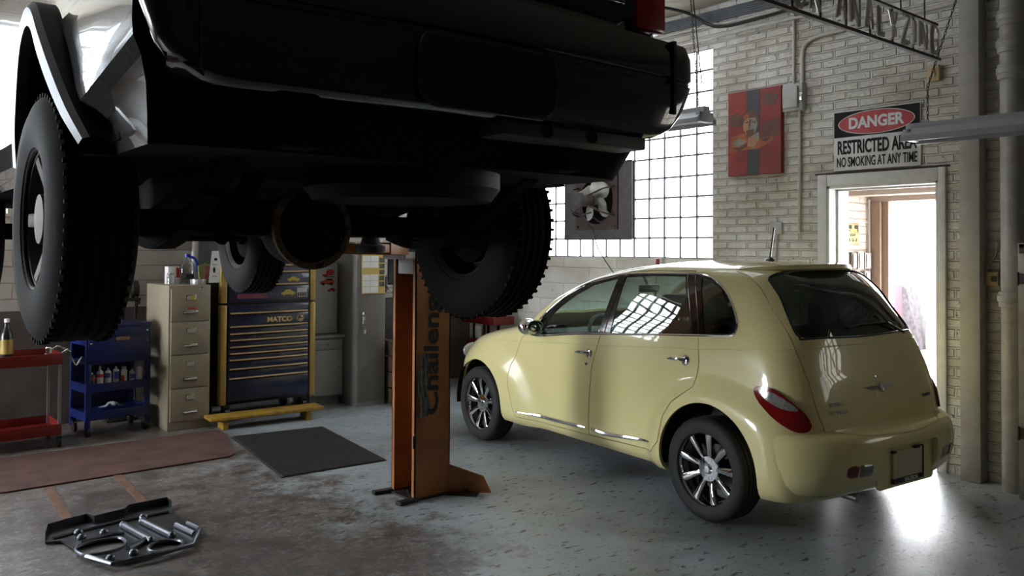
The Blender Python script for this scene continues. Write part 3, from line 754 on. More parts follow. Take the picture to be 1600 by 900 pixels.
pf = B(); pf.b2((-0.16, -0.838, 0.318), (0.16, -0.818, 0.348), 0.003); pf.b2((0.150, -0.836, 0.33), (0.160, -0.818, 0.51)); pf.b2((-0.16, -0.836, 0.495), (-0.13, -0.818, 0.51)); pf.b2((0.06, -0.836, 0.50), (0.12, -0.818, 0.512)); pfo = pf.build('plate_frame', BLK, bumper)
LET = mat('white lettering', (0.8, 0.8, 0.8), 0.5)
tx = B(); put_text(tx, 'BALZEKAS', (0.02, -0.839, 0.333), (1, 0, 0), (0, 0, 1), 0.030, bold=0.0006); tx.build('lettering', LET, bumper)
# rear fog/reflex lamps in the bumper
RED = mat('red lamp plastic', (0.22, 0.008, 0.006), 0.12, var=0.25, scale=20, coat=0.6)
CLR = mat('clear ribbed lamp plastic', (0.30, 0.29, 0.27), 0.12, var=0.45, scale=60, coat=0.6)
for s in (-1, 1):
    def on_b(x, z):
        h = BTREE.ray_cast(Vector((x, -1.3, z)), Vector((0, 1, 0))); return h[0]
    lb = B(); cl = B()
    for (xa, xb, bbb) in ((0.47, 0.555, lb), (0.36, 0.468, cl)):
        G = []
        for i in range(9):
            x = s * (xa + (xb - xa) * i / 8)
            z0 = 0.395; z1 = 0.475
            if bbb is lb and i > 5: d = (i - 5) * 0.006; z0 += d; z1 -= d
            col = []
            for j in range(7):
                p = on_b(x, z0 + (z1 - z0) * j / 6); e = 0.006 if 0 < j < 6 and 0 < i < 8 else -0.003
                col.append(p + Vector((0, -e, 0)))
            G.append(col)
        bbb.grid(G)
    lb.build('reflex_lamp', RED, bumper); cl.build('reversing_lamp', CLR, bumper)
# crease along the top of the bumper
cb = B(); skin_line([(-0.70, -0.56, 0.632), (-0.5, -0.72, 0.636), (-0.36, -0.80, 0.615), (0, -0.835, 0.605), (0.36, -0.80, 0.615), (0.5, -0.72, 0.636), (0.70, -0.56, 0.632)], 0.006, -0.001, tree=BTREE, bb=cb); cb.build('bumper_crease', YEL, bumper)
# tail lamps: drop-shaped, on the rear corners
TL = [(-0.776, -0.349, 0.865), (-0.767, -0.406, 0.88), (-0.746, -0.48, 0.859), (-0.706, -0.558, 0.794), (-0.659, -0.61, 0.725), (-0.648, -0.627, 0.668), (-0.678, -0.615, 0.641), (-0.732, -0.578, 0.644), (-0.78, -0.506, 0.691), (-0.794, -0.428, 0.753), (-0.789, -0.368, 0.81)]
TC = [(-0.773, -0.397, 0.852), (-0.755, -0.464, 0.85), (-0.723, -0.536, 0.807), (-0.69, -0.578, 0.758), (-0.745, -0.515, 0.765), (-0.775, -0.43, 0.806)]
for s in (0, 1):
    mm = mirror if s else (lambda P: P)
    T1 = [tuple(p) for p in smooth_pts(mm(TL), 4, True)]
    lp = patch(T1, -0.004, 0.022, 0.03).build('tail_lamp', RED, car)
    patch([tuple(p) for p in smooth_pts(mm(TC), 4, True)], 0.006, 0.0145, 0.02).build('clear_lens', CLR, lp)
# roof spoiler lip above the rear window
sp = B()
G = []
for i in range(25):
    t = -1 + 2 * i / 24; x = 0.53 * t; yb = -0.30 + 0.27 * abs(t) ** 3; lift = 0.040 * (1 - abs(t) ** 6)
    h = TREE.ray_cast(Vector((x, yb + 0.16, 2)), Vector((0, 0, -1))); z0 = h[0].z if h[0] else 1.56
    yz = [(yb + 0.16, z0 + 0.001), (yb + 0.08, max(z0 - 0.006, 1.556 - 0.02 * abs(t)) + lift * 0.5), (yb, 1.572 - 0.016 * abs(t) ** 2 + lift * 0.35), (yb - 0.012, 1.560 - 0.016 * abs(t) ** 2), (yb, 1.548 - 0.014 * abs(t) ** 2), (yb + 0.10, 1.545 - 0.01 * abs(t))]
    G.append([(x, y, z) for y, z in yz])
sp.grid(G, closev=True); sp.build('roof_spoiler', YEL, tailgate, smooth=50)
# swage line along the sides and round the back
SW = [(-0.761, 2.45, 0.880), (-0.771, 1.745, 0.931), (-0.766, 1.121, 0.972), (-0.756, 0.154, 1.042), (-0.70, -0.35, 1.078), (-0.62, -0.505, 1.095), (-0.45, -0.56, 1.105), (0.0, -0.59, 1.108)]
for mm in (lambda P: P, mirror): skin_line(mm(SW), 0.005, -0.0025).build('swage_line', YEL, car)
# aerial on the roof
ab = B(); ab.lathe([(0, 0.03), (0.012, 0.028), (0.030, 0.012), (0.038, 0.0)], (0.02, 0.18, 1.598), (0, 0, 1), 18); ab.tube([(0.02, 0.18, 1.62), (0.02, 0.145, 1.83)], 0.006, 8); ab.build('aerial', BLK, car)
# wiper
wb = B(); h1, n1 = onto((0.0, -0.6, 1.175), Vector((0, -1, 0)))
pts = [onto((x, -0.6, z), Vector((0, -1, 0)))[0] + Vector((0, -0.012, 0.004)) for x, z in ((0.42, 1.20), (0.25, 1.215), (0.0, 1.215), (-0.15, 1.20))]
wb.tube(pts, 0.006, 6); wb.tube([onto((0.44, -0.6, 1.145), Vector((0, -1, 0)))[0] + Vector((0, -0.01, 0)), pts[1] + Vector((0, -0.012, 0))], 0.008, 6); wb.build('wiper', BLK, tailgate)
# winged emblem, lock and lettering on the tailgate
def on_t(x, z): return onto((x, -0.7, z), Vector((0, -1, 0)))
eb = B()
q, nn = on_t(0, 0.842)
eb.lathe([(0, 0.014), (0.020, 0.012), (0.024, 0.016), (0.031, 0.012), (0.034, 0)], q, nn, 24)
for s in (-1, 1):
    for k in range(3):
        z = 0.852 - 0.008 * k; L_ = 0.175 - 0.035 * k
        P = [on_t(s * x, z + (0.0 if x < 0.1 else 0.002))[0] + Vector((0, -0.006, 0)) for x in np.linspace(0.028, L_, 6)]
        eb.tube(P, [0.0055, 0.0052, 0.005, 0.0045, 0.004, 0.002], 6)
eb.build('emblem', CHR, tailgate)
hb = B(); q2, n2 = on_t(0, 0.795); hb.lathe([(0.0, -0.01), (0.036, -0.002), (0.044, 0.002), (0.052, 0.0)], q2, n2, 24); hb.build('tailgate_grip', YEL, tailgate)
q3, n3 = on_t(-0.02, 0.905); lb = B(); lb.lathe([(0, 0.008), (0.010, 0.006), (0.013, 0)], q3, n3, 14); lb.build('lock', CHR, tailgate)
def badge(text, x, z, size, m_, width=None):
    V, F = text_mesh(text, size, bold=0.0007, ext=0.0012, width=width)
    bbb = B(); out = []
    for v in V:
        q, nn = on_t(x + v.x, z + v.y * 0.98); out.append(q + Vector((0, -1, 0.1)) * (0.003 + v.z))
    bbb.raw(out, F); return bbb.build('lettering', m_, tailgate, smooth=0)
badge('BALZEKAS', -0.455, 0.783, 0.030, CHR, 0.125); badge('PT CRUISER', -0.445, 0.737, 0.030, CHR, 0.165); badge('TURBO', 0.49, 0.755, 0.028, mat('grey badge', (0.18, 0.18, 0.2), 0.3, 0.6), 0.11)
# exhaust
xb = B(); xb.tube([(-0.30, -0.1, 0.24), (-0.30, -0.5, 0.235), (-0.30, -0.60, 0.235), (-0.30, -0.70, 0.23)], 0.026, 14); xb.build('exhaust_pipe', mat('exhaust steel', (0.45, 0.42, 0.40), 0.35, 0.9), car)
# floor pan, wheel housings
ub = B(); ub.b2((-0.66, -0.6, 0.23), (0.66, 3.1, 0.30), 0.02)
ub.b2((-0.5, -0.70, 0.27), (0.5, -0.45, 0.34), 0.02)
ub.build('floor_pan', DRK, car)
for s in (-1, 1):
    for y, r, z in ((-0.02, 0.402, 0.335), (2.616, 0.382, 0.33)):
        wb = B(); G = []
        for k in range(33):
            t = -0.15 + (PI + 0.3) * k / 32
            G.append([(s * x, y + r * math.cos(t), max(0.2, z + r * math.sin(t))) for x in (0.83, 0.44)])
        wb.grid(G); wb.raw([(s * 0.44, y, 0.2)] + [g[1] for g in G], [(0, k + 1, k + 2) for k in range(32)])
        wb.build('wheel_housing', DRK, car)
# front end: grille bars, headlamps and front bumper
fb = B()
for k in range(5):
    z = 0.50 + k * 0.055
    P = [onto((x, 3.6, z), Vector((0, 1, 0)))[0] for x in np.linspace(-0.22 - 0.02 * k, 0.22 + 0.02 * k, 9)]
    fb.tube([p + Vector((0, 0.004, 0)) for p in P], 0.009, 6)
fb.build('grille', CHR, car)
for s in (-1, 1):
    q, nn = onto((s * 0.52, 3.4, 0.70), Vector((0, 1, 0))); hb = B(); hb.sphere(q, (0.10, 0.04, 0.075), 20, 12); hb.build('headlamp', CLR, car)
# cabin
cb = B(); cb.b2((-0.62, 1.55, 0.78), (0.62, 1.95, 0.98), 0.05); cb.b2((-0.62, 1.75, 0.90), (0.62, 2.10, 1.00), 0.04); cb.build('dashboard', mat('dark dash plastic', (0.03, 0.035, 0.04), 0.6), car)
cb = B(); cb.b2((0.06, 1.535, 0.84), (0.60, 1.555, 0.95), 0.008); cb.b2((-0.60, 1.535, 0.86), (-0.12, 1.555, 0.95), 0.008); cb.build('dashboard_panel', YEL, car)
def seat_shape(bb, x, y, w):
    bb.box((x, y, 0.55), (w, 0.50, 0.16), bev=0.05, seg=3)
    bb.box((x, y - 0.27, 0.86), (w, 0.14, 0.60), rot=Matrix.Rotation(math.radians(12), 3, 'X'), bev=0.05, seg=3)
for x in (-0.36, 0.36):
    sb = B(); seat_shape(sb, x, 1.05, 0.48); so = sb.build('front_seat', SEAT, car)
    hb = B(); hb.box((x, 0.70, 1.27), (0.26, 0.09, 0.17), bev=0.035, seg=3); hb.cyl((x - 0.06, 0.72, 1.12), (x - 0.06, 0.71, 1.22), 0.006); hb.cyl((x + 0.06, 0.72, 1.12), (x + 0.06, 0.71, 1.22), 0.006); hb.build('headrest', SEAT, so)
sb = B(); seat_shape(sb, 0, 0.32, 1.22); so = sb.build('rear_seat', SEAT, car)
for x in (-0.36, 0.36):
    hb = B(); hb.box((x, 0.0, 1.24), (0.26, 0.08, 0.15), bev=0.03, seg=3); hb.cyl((x, 0.02, 1.1), (x, 0.0, 1.2), 0.008); hb.build('headrest', SEAT, so)
wb = B()
wc = Vector((-0.36, 1.44, 0.98)); wn = Vector((0, -0.88, 0.47)).normalized(); wu = Vector((1, 0, 0)); wv = wn.cross(wu)
wb.tube([wc + (wu * math.cos(t) + wv * math.sin(t)) * 0.185 for t in np.linspace(0, 2 * PI, 33)[:-1]], 0.017, 8, True)
wb.lathe([(0, 0.03), (0.06, 0.02), (0.075, -0.02), (0.03, -0.06)], wc - wn * 0.02, wn, 20)
for a in (0.25, PI - 0.25, 1.5 * PI): wb.tube([wc - wn * 0.02, wc + (wu * math.cos(a) + wv * math.sin(a)) * 0.18], 0.015, 6)
wb.tube([wc - wn * 0.03, wc - wn * 0.22], 0.03, 10)
wb.build('steering_wheel', mat('steering wheel grip', (0.02, 0.022, 0.025), 0.45), car)
vb = B(); vb.box((0.0, 1.36, 1.36), (0.22, 0.03, 0.065), bev=0.015); vb.tube([(0, 1.37, 1.38), (0, 1.43, 1.46)], 0.012, 6); vb.build('rear_view_mirror', BLK, car)
# wheels
TYRE = mat('car tyre', (0.014, 0.013, 0.013), 0.7, var=0.3, scale=40)
def make_wheel(parent, loc, side):
    w = bpy.data.objects.new('wheel', None); COL.objects.link(w); w.parent = parent; w.location = loc; w.rotation_euler = (0, 0, 0 if side < 0 else PI)
    # local: axle along X, outer face towards -X
    R = 0.3185
    tb = B(); prof = [(0.218, 0.085), (0.226, 0.098), (0.262, 0.106), (0.295, 0.100), (0.310, 0.088), (R, 0.070)]
    for k in range(4):
        x0 = 0.062 - k * 0.035
        prof += [(R, x0), (R - 0.008, x0 - 0.003), (R - 0.008, x0 - 0.009), (R, x0 - 0.012)]
    prof += [(R, -0.07), (0.310, -0.088), (0.295, -0.100), (0.262, -0.106), (0.226, -0.098), (0.218, -0.085)]
    tb.lathe([(r, -h) for r, h in prof], (0, 0, 0), (1, 0, 0), 64); tb.build('tire', TYRE, w)
    rb = B()
    rb.lathe([(0.226, -0.095), (0.231, -0.098), (0.231, -0.086), (0.219, -0.082), (0.212, -0.07), (0.205, -0.03), (0.205, 0.09), (0.222, 0.098)], (0, 0, 0), (1, 0, 0), 64)
    rb.lathe([(0, -0.066), (0.03, -0.068), (0.034, -0.06), (0.075, -0.058), (0.082, -0.045), (0.082, -0.02), (0.0, -0.02)], (0, 0, 0), (1, 0, 0), 40)
    for k in range(9):
        a = 2 * PI * k / 9 + 0.15
        u = Vector((0, math.cos(a), math.sin(a))); v = Vector((0, -math.sin(a), math.cos(a)))
        sec = []
        for r, hw, x, d in ((0.068, 0.015, -0.056, 0.03), (0.11, 0.017, -0.066, 0.03), (0.16, 0.0215, -0.074, 0.03), (0.200, 0.024, -0.080, 0.03), (0.214, 0.027, -0.080, 0.02)):
            c = u * r
            sec.append([c + v * -hw + Vector((x + d, 0, 0)), c + v * -hw + Vector((x + 0.007, 0, 0)), c + v * -hw * 0.55 + Vector((x, 0, 0)), c + v * hw * 0.55 + Vector((x, 0, 0)), c + v * hw + Vector((x + 0.007, 0, 0)), c + v * hw + Vector((x + d, 0, 0))])
        rb.grid(sec, closev=True)
    rim = rb.build('rim', CHR, w, smooth=40)
    nb = B()
    for k in range(5):
        a = 2 * PI * k / 5 + 0.5; c = Vector((-0.055, 0.056 * math.cos(a), 0.056 * math.sin(a)))
        nb.lathe([(0.0, -0.002), (0.0115, -0.002), (0.0125, -0.006), (0.013, 0.002)], c, (1, 0, 0), 12)
    nb.build('lug_nuts', mat('lug nut steel', (0.10, 0.09, 0.09), 0.35, 0.9), w)
    hb = B(); hb.lathe([(0, -0.074), (0.022, -0.073), (0.028, -0.068), (0.030, -0.06)], (0, 0, 0), (1, 0, 0), 20); hb.build('hub_cap', CHR, w)
    db = B(); db.lathe([(0, 0.03), (0.14, 0.03), (0.14, 0.042), (0, 0.042)], (0, 0, 0), (1, 0, 0), 40); db.box((0.035, 0.09, 0.06), (0.07, 0.07, 0.12), bev=0.01); db.build('brake_disc', mat('brake iron', (0.06, 0.055, 0.05), 0.5, 0.8), w)
    return w
wh = make_wheel(car, (-0.74, 0, 0.3185), -1)
for x, y in ((0.74, 0), (-0.74, 2.616), (0.74, 2.616)):
    c = copy_tree(wh, car); c.location = (x, y, 0.3185); c.rotation_euler = (0.35 * (y + x), 0, 0 if x < 0 else PI)
wh.rotation_euler = (0.1, 0, 0)
kill(SHELL, wrear, wfront, tgc, tgs, rcc, *arches, *wins, *door_cut.values())

# ------------------------------------------------------------------ the lifted black truck
# local frame: origin under the rear axle at tyre-bottom height, +Y forward; AX = axle height
AX = 0.374
truck = thing('truck', 'black sport utility truck raised high on the lift, seen from behind', 'truck', (1.376, 2.835, 1.756 - AX), -0.014)
TBL = mat('black truck paint', (0.003, 0.0035, 0.005), 0.25, var=0.1, coat=1.0, spec=0.2)
TPL = mat('dark bumper paint', (0.004, 0.005, 0.007), 0.15, var=0.15, coat=0.9, spec=0.3)
TGR = mat('grimy chassis steel', (0.009, 0.007, 0.006), 0.9, spec=0.15, var=0.5, scale=12, bump=0.4, bscale=50)
TSL = mat('bright wheel lip', (0.085, 0.088, 0.095), 0.42, 0.9, var=0.2)
TTY = mat('truck tyre', (0.008, 0.007, 0.0065), 0.8, spec=0.25, var=0.3, scale=40)
TT = [(.16, .78, -.80, .12, 3.35, .2), (.25, .815, -.89, .10, 3.42, .25), (.295, .853, -.945, .10, 3.46, .3), (.305, .860, -.955, .10, 3.48, .3), (.42, .862, -.965, .10, 3.5, .3), (.52, .862, -.97, .10, 3.5, .3), (.58, .850, -.965, .10, 3.5, .3), (.64, .812, -.945, .10, 3.5, .3), (.80, .802, -.94, .10, 3.45, .3), (.95, .792, -.94, .10, 3.3, .3), (1.02, .785, -.935, .12, 2.6, .3), (1.06, .775, -.93, .12, 2.2, .3), (1.30, .705, -.885, .12, 1.85, .3), (1.48, .635, -.825, .12, 1.55, .3), (1.53, .58, -.745, .12, 1.4, .3), (1.55, .40, -.6, .1, 1.2, .2)]
TR = []
for z, w, fr, ar, ff, af in spline(TT, 44):
    X, Y = ring(w, fr - 0.055, ar * 0.5, ff, af, 3.0, 3.0, 14, 30, 14)
    zz = z + 0.085 * np.clip((-0.42 - Y) / 0.58, 0, 1) * min(1.0, max(0.0, (0.46 - z) / 0.16)) * min(1.0, max(0.0, (z - 0.16) / 0.10)) + AX   # the lower edge sweeps up behind the wheel
    TR.append(np.c_[np.r_[-X, X[-2:0:-1]], np.r_[Y, Y[-2:0:-1]], np.r_[zz, zz[-2:0:-1]]])
TV, TF = ring_surface(TR)
TTREE = BVHTree.FromPolygons(TV, TF)
tb_ = solid_object(TV, TF, 0.02)
def tarch(y, s):
    bb = B(); bb.cyl((s * 0.50, y, 0.12 + AX), (s * 1.2, y, 0.12 + AX), 0.47, n=56); return cutter(bb)
tar = [tarch(0, -1), tarch(0, 1), tarch(2.528, -1), tarch(2.528, 1)]
def tprism(poly):
    bb = B(); bb.prism(poly, 'x', -1.5, 1.5); return cutter(bb)
tw = [tprism([(y, z + AX) for y, z in P]) for P in ([(-0.75, 1.10), (-0.70, 1.42), (-0.05, 1.42), (-0.05, 1.10)], [(0.02, 1.10), (0.02, 1.42), (0.72, 1.42), (0.72, 1.10)], [(0.80, 1.10), (0.80, 1.42), (1.28, 1.42), (1.75, 1.10)])]
rw = B(); rw.prism(rrect(-0.62, 1.12 + AX, 0.62, 1.42 + AX, 0.05), 'y', -1.25, -0.75); rwc = cutter(rw)
boolean(tb_, tar + tw + [rwc])
tbody = finish(tb_, 'body_shell', [TBL, TGR], truck, TTREE)
for p in tbody.data.polygons:   # undersealed floor
    if p.normal.z < -0.45 and p.center.z < 0.5 + AX: p.material_index = 1
kill(*tar, *tw, rwc)
gb = B()
for s in (-1, 1):
    for y0, y1 in ((-0.76, -0.04), (0.01, 0.73), (0.79, 1.77)): gb.grid([[(s * 0.757, y0, 1.09 + AX), (s * 0.757, y1, 1.09 + AX)], [(s * 0.645, y0, 1.43 + AX), (s * 0.645, min(y1, 1.3), 1.43 + AX)]])
gb.grid([[(-0.63, -0.958, 1.11 + AX), (0.63, -0.958, 1.11 + AX)], [(-0.63, -0.892, 1.43 + AX), (0.63, -0.892, 1.43 + AX)]])
gb.build('side_glass', mat('truck privacy glass', (0.01, 0.011, 0.012), 0.05, coat=1.0), truck)
# tailgate seam and handle
sb = B(); sb.prism(rrect(-0.655, 0.66 + AX, 0.655, 1.08 + AX, 0.03), 'y', -1.015, -0.985); sb.b2((-0.60, -1.025, 0.70 + AX), (0.60, -1.013, 0.74 + AX), 0.004); sb.b2((-0.14, -1.035, 0.86 + AX), (0.14, -1.013, 0.92 + AX), 0.006); sb.build('tailgate', TBL, truck)
for s in (-1, 1):
    lb = B(); lb.b2((s * 0.665, -1.018, 0.64 + AX), (s * 0.806, -0.88, 1.02 + AX), 0.012); lb.build('tail_lamp', mat('truck red lamp', (0.42, 0.012, 0.010), 0.2, var=0.35, scale=14, coat=0.5), truck)
# rear bumper
path = [(-0.815, -1.0), (-0.835, -1.02), (-0.815, -1.038), (-0.70, -1.045), (-0.5, -1.055), (-0.25, -1.065), (0, -1.07), (0.25, -1.065), (0.5, -1.055), (0.70, -1.045), (0.835, -1.033), (0.882, -1.015), (0.895, -0.975), (0.885, -0.92)]
path = [(p.x, p.y, AX) for p in smooth_pts([(x, y, 0) for x, y in path], 4)]
sec = [(-0.10, 0.275), (0.0, 0.275), (0.02, 0.285), (0.030, 0.31), (0.036, 0.40), (0.036, 0.455), (0.028, 0.462), (0.028, 0.475), (0.036, 0.482), (0.034, 0.56), (0.018, 0.60), (-0.02, 0.615), (-0.10, 0.615)]
bb = B(); bb.sweep(path, sec)
for i, (x, y, z) in enumerate(bb.v):   # the ends of the bumper turn up and tuck in below
    k = max(0.0, abs(x) - 0.66) / 0.24
    if z < 0.47 + AX: bb.v[i] = (x * (1 - 0.05 * k * k * (0.47 + AX - z) / 0.2), y, z + k * k * 0.11 * (0.47 + AX - z) / 0.195)
tbump = bb.build('rear_bumper', TPL, truck)
# lower corner of the bumper ends tucks in
bb = B(); bb.prism([(x, z + AX) for x, z in rrect(-0.22, 0.285, 0.22, 0.46, 0.05)], 'y', -1.112, -1.085)
bb.build('plate_recess', mat('dark recess', (0.006, 0.006, 0.006), 0.3, coat=0.5, spec=0.2), tbump)
tb2 = B(); tb2.tube([(x, -1.110, z + AX) for x, z in rrect(-0.225, 0.28, 0.225, 0.465, 0.05)], 0.007, 6, True); tb2.build('recess_rim', TPL, tbump)
bb = B()
for s in (-1, 1):
    bb = B(); bb.b2((s * 0.770, -1.082, 0.36 + AX), (s * 0.782, -1.03, 0.60 + AX)); bb.build('bumper_seam', BLK, tbump)
bb = B(); bb.b2((0.08, -1.06, 0.235 + AX), (0.66, -0.94, 0.275 + AX), 0.006); bb.mi = 1
for x in (0.24, 0.42): bb.cyl((x, -1.065, 0.255 + AX), (x, -1.058, 0.255 + AX), 0.018, n=14)
bb.build('bumper_bracket', [mat('grey bracket', (0.06, 0.06, 0.056), 0.6, var=0.4), TGR], tbump)
# wheel lips: bright moulding round each arch
LIP = [(-0.86, -0.455, 0.185), (-0.885, -0.36, 0.27), (-0.905, -0.27, 0.37), (-0.915, -0.17, 0.47), (-0.915, -0.06, 0.56), (-0.912, 0.06, 0.585), (-0.905, 0.20, 0.54), (-0.895, 0.32, 0.43), (-0.885, 0.41, 0.30), (-0.87, 0.47, 0.185)]
for yc in (0, 2.528):
    for s in (-1, 1):
        bb = B(); G = []
        for x, y, z in smooth_pts(LIP, 5):
            d = Vector((0, y - 0.02, z - 0.10)).normalized()
            o = Vector((-s * x, y + yc, z + AX)); n = Vector((s, 0, 0))
            G.append([o - n * 0.035, o, o + d * 0.055 + n * 0.002, o + d * 0.075 - n * 0.012, o + d * 0.075 - n * 0.07])
        bb.grid(G); bb.build('wheel_lip', TSL, truck)
        bb = B(); bb.lathe([(0.475, 0), (0.475, 0.36), (0.05, 0.36)], (s * 0.845, yc, 0.12 + AX), (-s, 0, 0), 32, *((PI * 0.5, PI * 1.5) if False else (0, 2 * PI)))
        bb.v = [(x, y, max(z, 0.16 + AX)) for x, y, z in bb.v]
        bb.build('wheel_housing', TGR, truck)
# chassis
bb = B()
for s in (-1, 1):
    bb.b2((s * 0.40, 0.30, 0.02 + AX), (s * 0.50, 3.3, 0.14 + AX), 0.01); bb.bar((s * 0.45, 0.34, 0.08 + AX), (s * 0.45, -0.36, 0.215 + AX), 0.10, 0.11); bb.b2((s * 0.40, -0.94, 0.165 + AX), (s * 0.50, -0.32, 0.265 + AX), 0.01)
bb.b2((-0.42, -0.75, 0.175 + AX), (0.42, -0.66, 0.255 + AX), 0.01)
for y in (0.55, 1.5, 2.4): bb.b2((-0.42, y, 0.03 + AX), (0.42, y + 0.09, 0.12 + AX), 0.01)
bb.build('frame_rails', TGR, truck)
bb = B(); bb.cyl((-0.66, 0, AX), (0.66, 0, AX), 0.042, n=18)
bb.lathe([(0, -0.16), (0.06, -0.155), (0.10, -0.13), (0.126, -0.10), (0.13, 0), (0.13, 0.04), (0.09, 0.14), (0.05, 0.22), (0.045, 0.30), (0, 0.30)], (-0.036, 0.0, AX - 0.012), (0, 1, 0), 32)
axle = bb.build('rear_axle', TGR, truck)
bb = B(); bb.lathe([(0.126, -0.012), (0.148, -0.012), (0.148, 0.01), (0.126, 0.01), (0.126, -0.012)], (-0.036, -0.11, AX - 0.012), (0, 1, 0), 40)
for k in range(10): a = 2 * PI * k / 10; bb.cyl((-0.036 + 0.137 * math.cos(a), -0.130, AX - 0.012 + 0.137 * math.sin(a)), (-0.036 + 0.137 * math.cos(a), -0.12, AX - 0.012 + 0.137 * math.sin(a)), 0.009, n=8)
bb.build('differential_cover', mat('rusty differential flange', (0.20, 0.165, 0.10), 0.8, var=0.6, scale=25, col2=(0.07, 0.03, 0.015)), axle)
for s in (-1, 1):
    bb = B()
    P = smooth_pts([(s * 0.52, -0.66, 0.16 + AX), (s * 0.52, -0.35, 0.02 + AX), (s * 0.52, 0.0, -0.06 + AX), (s * 0.52, 0.35, 0.0 + AX), (s * 0.52, 0.72, 0.12 + AX)], 5)
    for k in range(3):
        Q = P[k * 3:len(P) - k * 3]
        for i in range(len(Q) - 1): bb.bar(Q[i] - Vector((0, 0, 0.012 * k)), Q[i + 1] - Vector((0, 0, 0.012 * k)), 0.06, 0.011)
    bb.build('leaf_spring', TGR, truck)
    bb = B(); bb.cyl((s * 0.36, -0.10, -0.06 + AX), (s * 0.30, -0.32, 0.20 + AX), 0.022, n=12); bb.cyl((s * 0.33, -0.21, 0.07 + AX), (s * 0.30, -0.34, 0.22 + AX), 0.032, n=14); bb.build('shock_absorber', TGR, truck)
bb = B(); bb.tube(smooth_pts([(0.30, 2.0, 0.02 + AX), (0.28, 0.9, 0.04 + AX), (0.30, 0.3, 0.16 + AX), (0.52, -0.15, 0.24 + AX), (0.60, -0.55, 0.24 + AX), (0.66, -0.80, 0.235 + AX)], 6), 0.03, 12); bb.cyl((0.28, 0.55, 0.05 + AX), (0.28, 1.05, 0.05 + AX), 0.095, n=20); bb.build('exhaust', mat('exhaust rust', (0.06, 0.045, 0.035), 0.7, 0.4, var=0.5), truck)
bb = B(); bb.cyl((0.0, 0.30, 0.0 + AX), (0.02, 1.9, 0.03 + AX), 0.04, n=16); bb.build('drive_shaft', TGR, truck)
bb = B(); bb.b2((-0.38, 0.65, -0.02 + AX), (-0.02, 1.45, 0.16 + AX), 0.04); bb.b2((-0.25, 1.6, -0.02 + AX), (0.25, 2.3, 0.18 + AX), 0.05); bb.build('fuel_tank', TGR, truck)
bb = B(); bb.lathe([(0.12, -0.02), (0.20, -0.03), (0.29, -0.05), (0.32, -0.01), (0.32, 0.06), (0.2, 0.09), (0, 0.09)], (0.10, -0.50, 0.12 + AX), (0, 0, 1), 40); bb.build('spare_wheel', mat('spare tyre', (0.007, 0.0075, 0.008), 0.6, spec=0.25), truck)
for s in (-1, 1):
    bb = B(); bb.b2((s * 0.58, -0.86, 0.20 + AX), (s * 0.76, -0.62, 0.27 + AX), 0.02); bb.b2((s * 0.66, -0.60, 0.185 + AX), (s * 0.80, -0.46, 0.27 + AX), 0.02); bb.build('body_mount', TGR, truck)
# road wheels
def truck_wheel(loc, side, inner):
    w = bpy.data.objects.new('wheel', None); COL.objects.link(w); w.parent = truck; w.location = loc; w.rotation_euler = (0, 0, 0 if side < 0 else PI)
    R = AX; W = 0.1145
    bb = B(); prof = [(0.205, 0.095), (0.215, 0.108), (0.26, W + 0.004), (0.32, W), (0.352, 0.102), (R - 0.004, 0.086)]
    for k in range(5):
        x0 = 0.074 - 0.034 * k; prof += [(R, x0 + 0.008), (R, x0 - 0.010), (R - 0.012, x0 - 0.012), (R - 0.012, x0 - 0.020)]
    prof += [(R, -0.084), (0.352, -0.102), (0.32, -W), (0.26, -W - 0.004), (0.215, -0.108), (0.205, -0.095)]
    bb.lathe([(r, -h) for r, h in prof], (0, 0, 0), (1, 0, 0), 72)
    for k in range(60):   # shoulder lugs
        a = 2 * PI * k / 60
        for x in (-0.080, 0.080):
            bb.box((x, (R - 0.007) * math.cos(a), (R - 0.007) * math.sin(a)), (0.022, 0.024, 0.010), rot=Matrix.Rotation(a, 3, 'X'))
    bb.build('tire', TTY, w)
    bb = B(); bb.lathe([(0.208, -0.10), (0.214, -0.106), (0.214, -0.094), (0.200, -0.088), (0.185, -0.05), (0.175, -0.02), (0.09, -0.03), (0.08, -0.05), (0.075, -0.09), (0.0, -0.095)], (0, 0, 0), (1, 0, 0), 56)
    bb.lathe([(0.190, -0.02), (0.190, 0.085), (0.205, 0.10), (0.212, 0.104), (0.205, 0.092)], (0, 0, 0), (1, 0, 0), 56)
    for k in range(5):
        a = 2 * PI * k / 5; u = Vector((0, math.cos(a), math.sin(a)))
        bb.bar(u * 0.07 + Vector((-0.045, 0, 0)), u * 0.20 + Vector((-0.075, 0, 0)), 0.045, 0.03, up=(1, 0, 0), bev=0.006)
    bb.build('rim', mat('dull alloy', (0.10, 0.085, 0.08), 0.6, 0.7, var=0.5, scale=6), w)
    bb = B(); bb.lathe([(0, 0.10), (0.05, 0.10), (0.06, 0.06), (0.14, 0.055), (0.14, 0.02), (0, 0.02)], (0, 0, 0), (1, 0, 0), 32); bb.build('brake_drum', TGR, w)
    return w
tw0 = truck_wheel((-0.785, 0, AX), -1, False)
for x, y, z in ((0.785, 0, AX), (-0.785, 2.528, AX - 0.006), (0.785, 2.528, AX - 0.006)):
    c = copy_tree(tw0, truck); c.location = (x, y, z); c.rotation_euler = (0.3 + y, 0, 0 if x < 0 else PI)
bb = B(); bb.cyl((-0.7, 2.528, AX), (0.7, 2.528, AX), 0.045, n=16); bb.b2((-0.3, 2.35, AX - 0.05), (0.3, 2.75, AX + 0.08), 0.04); bb.build('front_axle', TGR, truck)

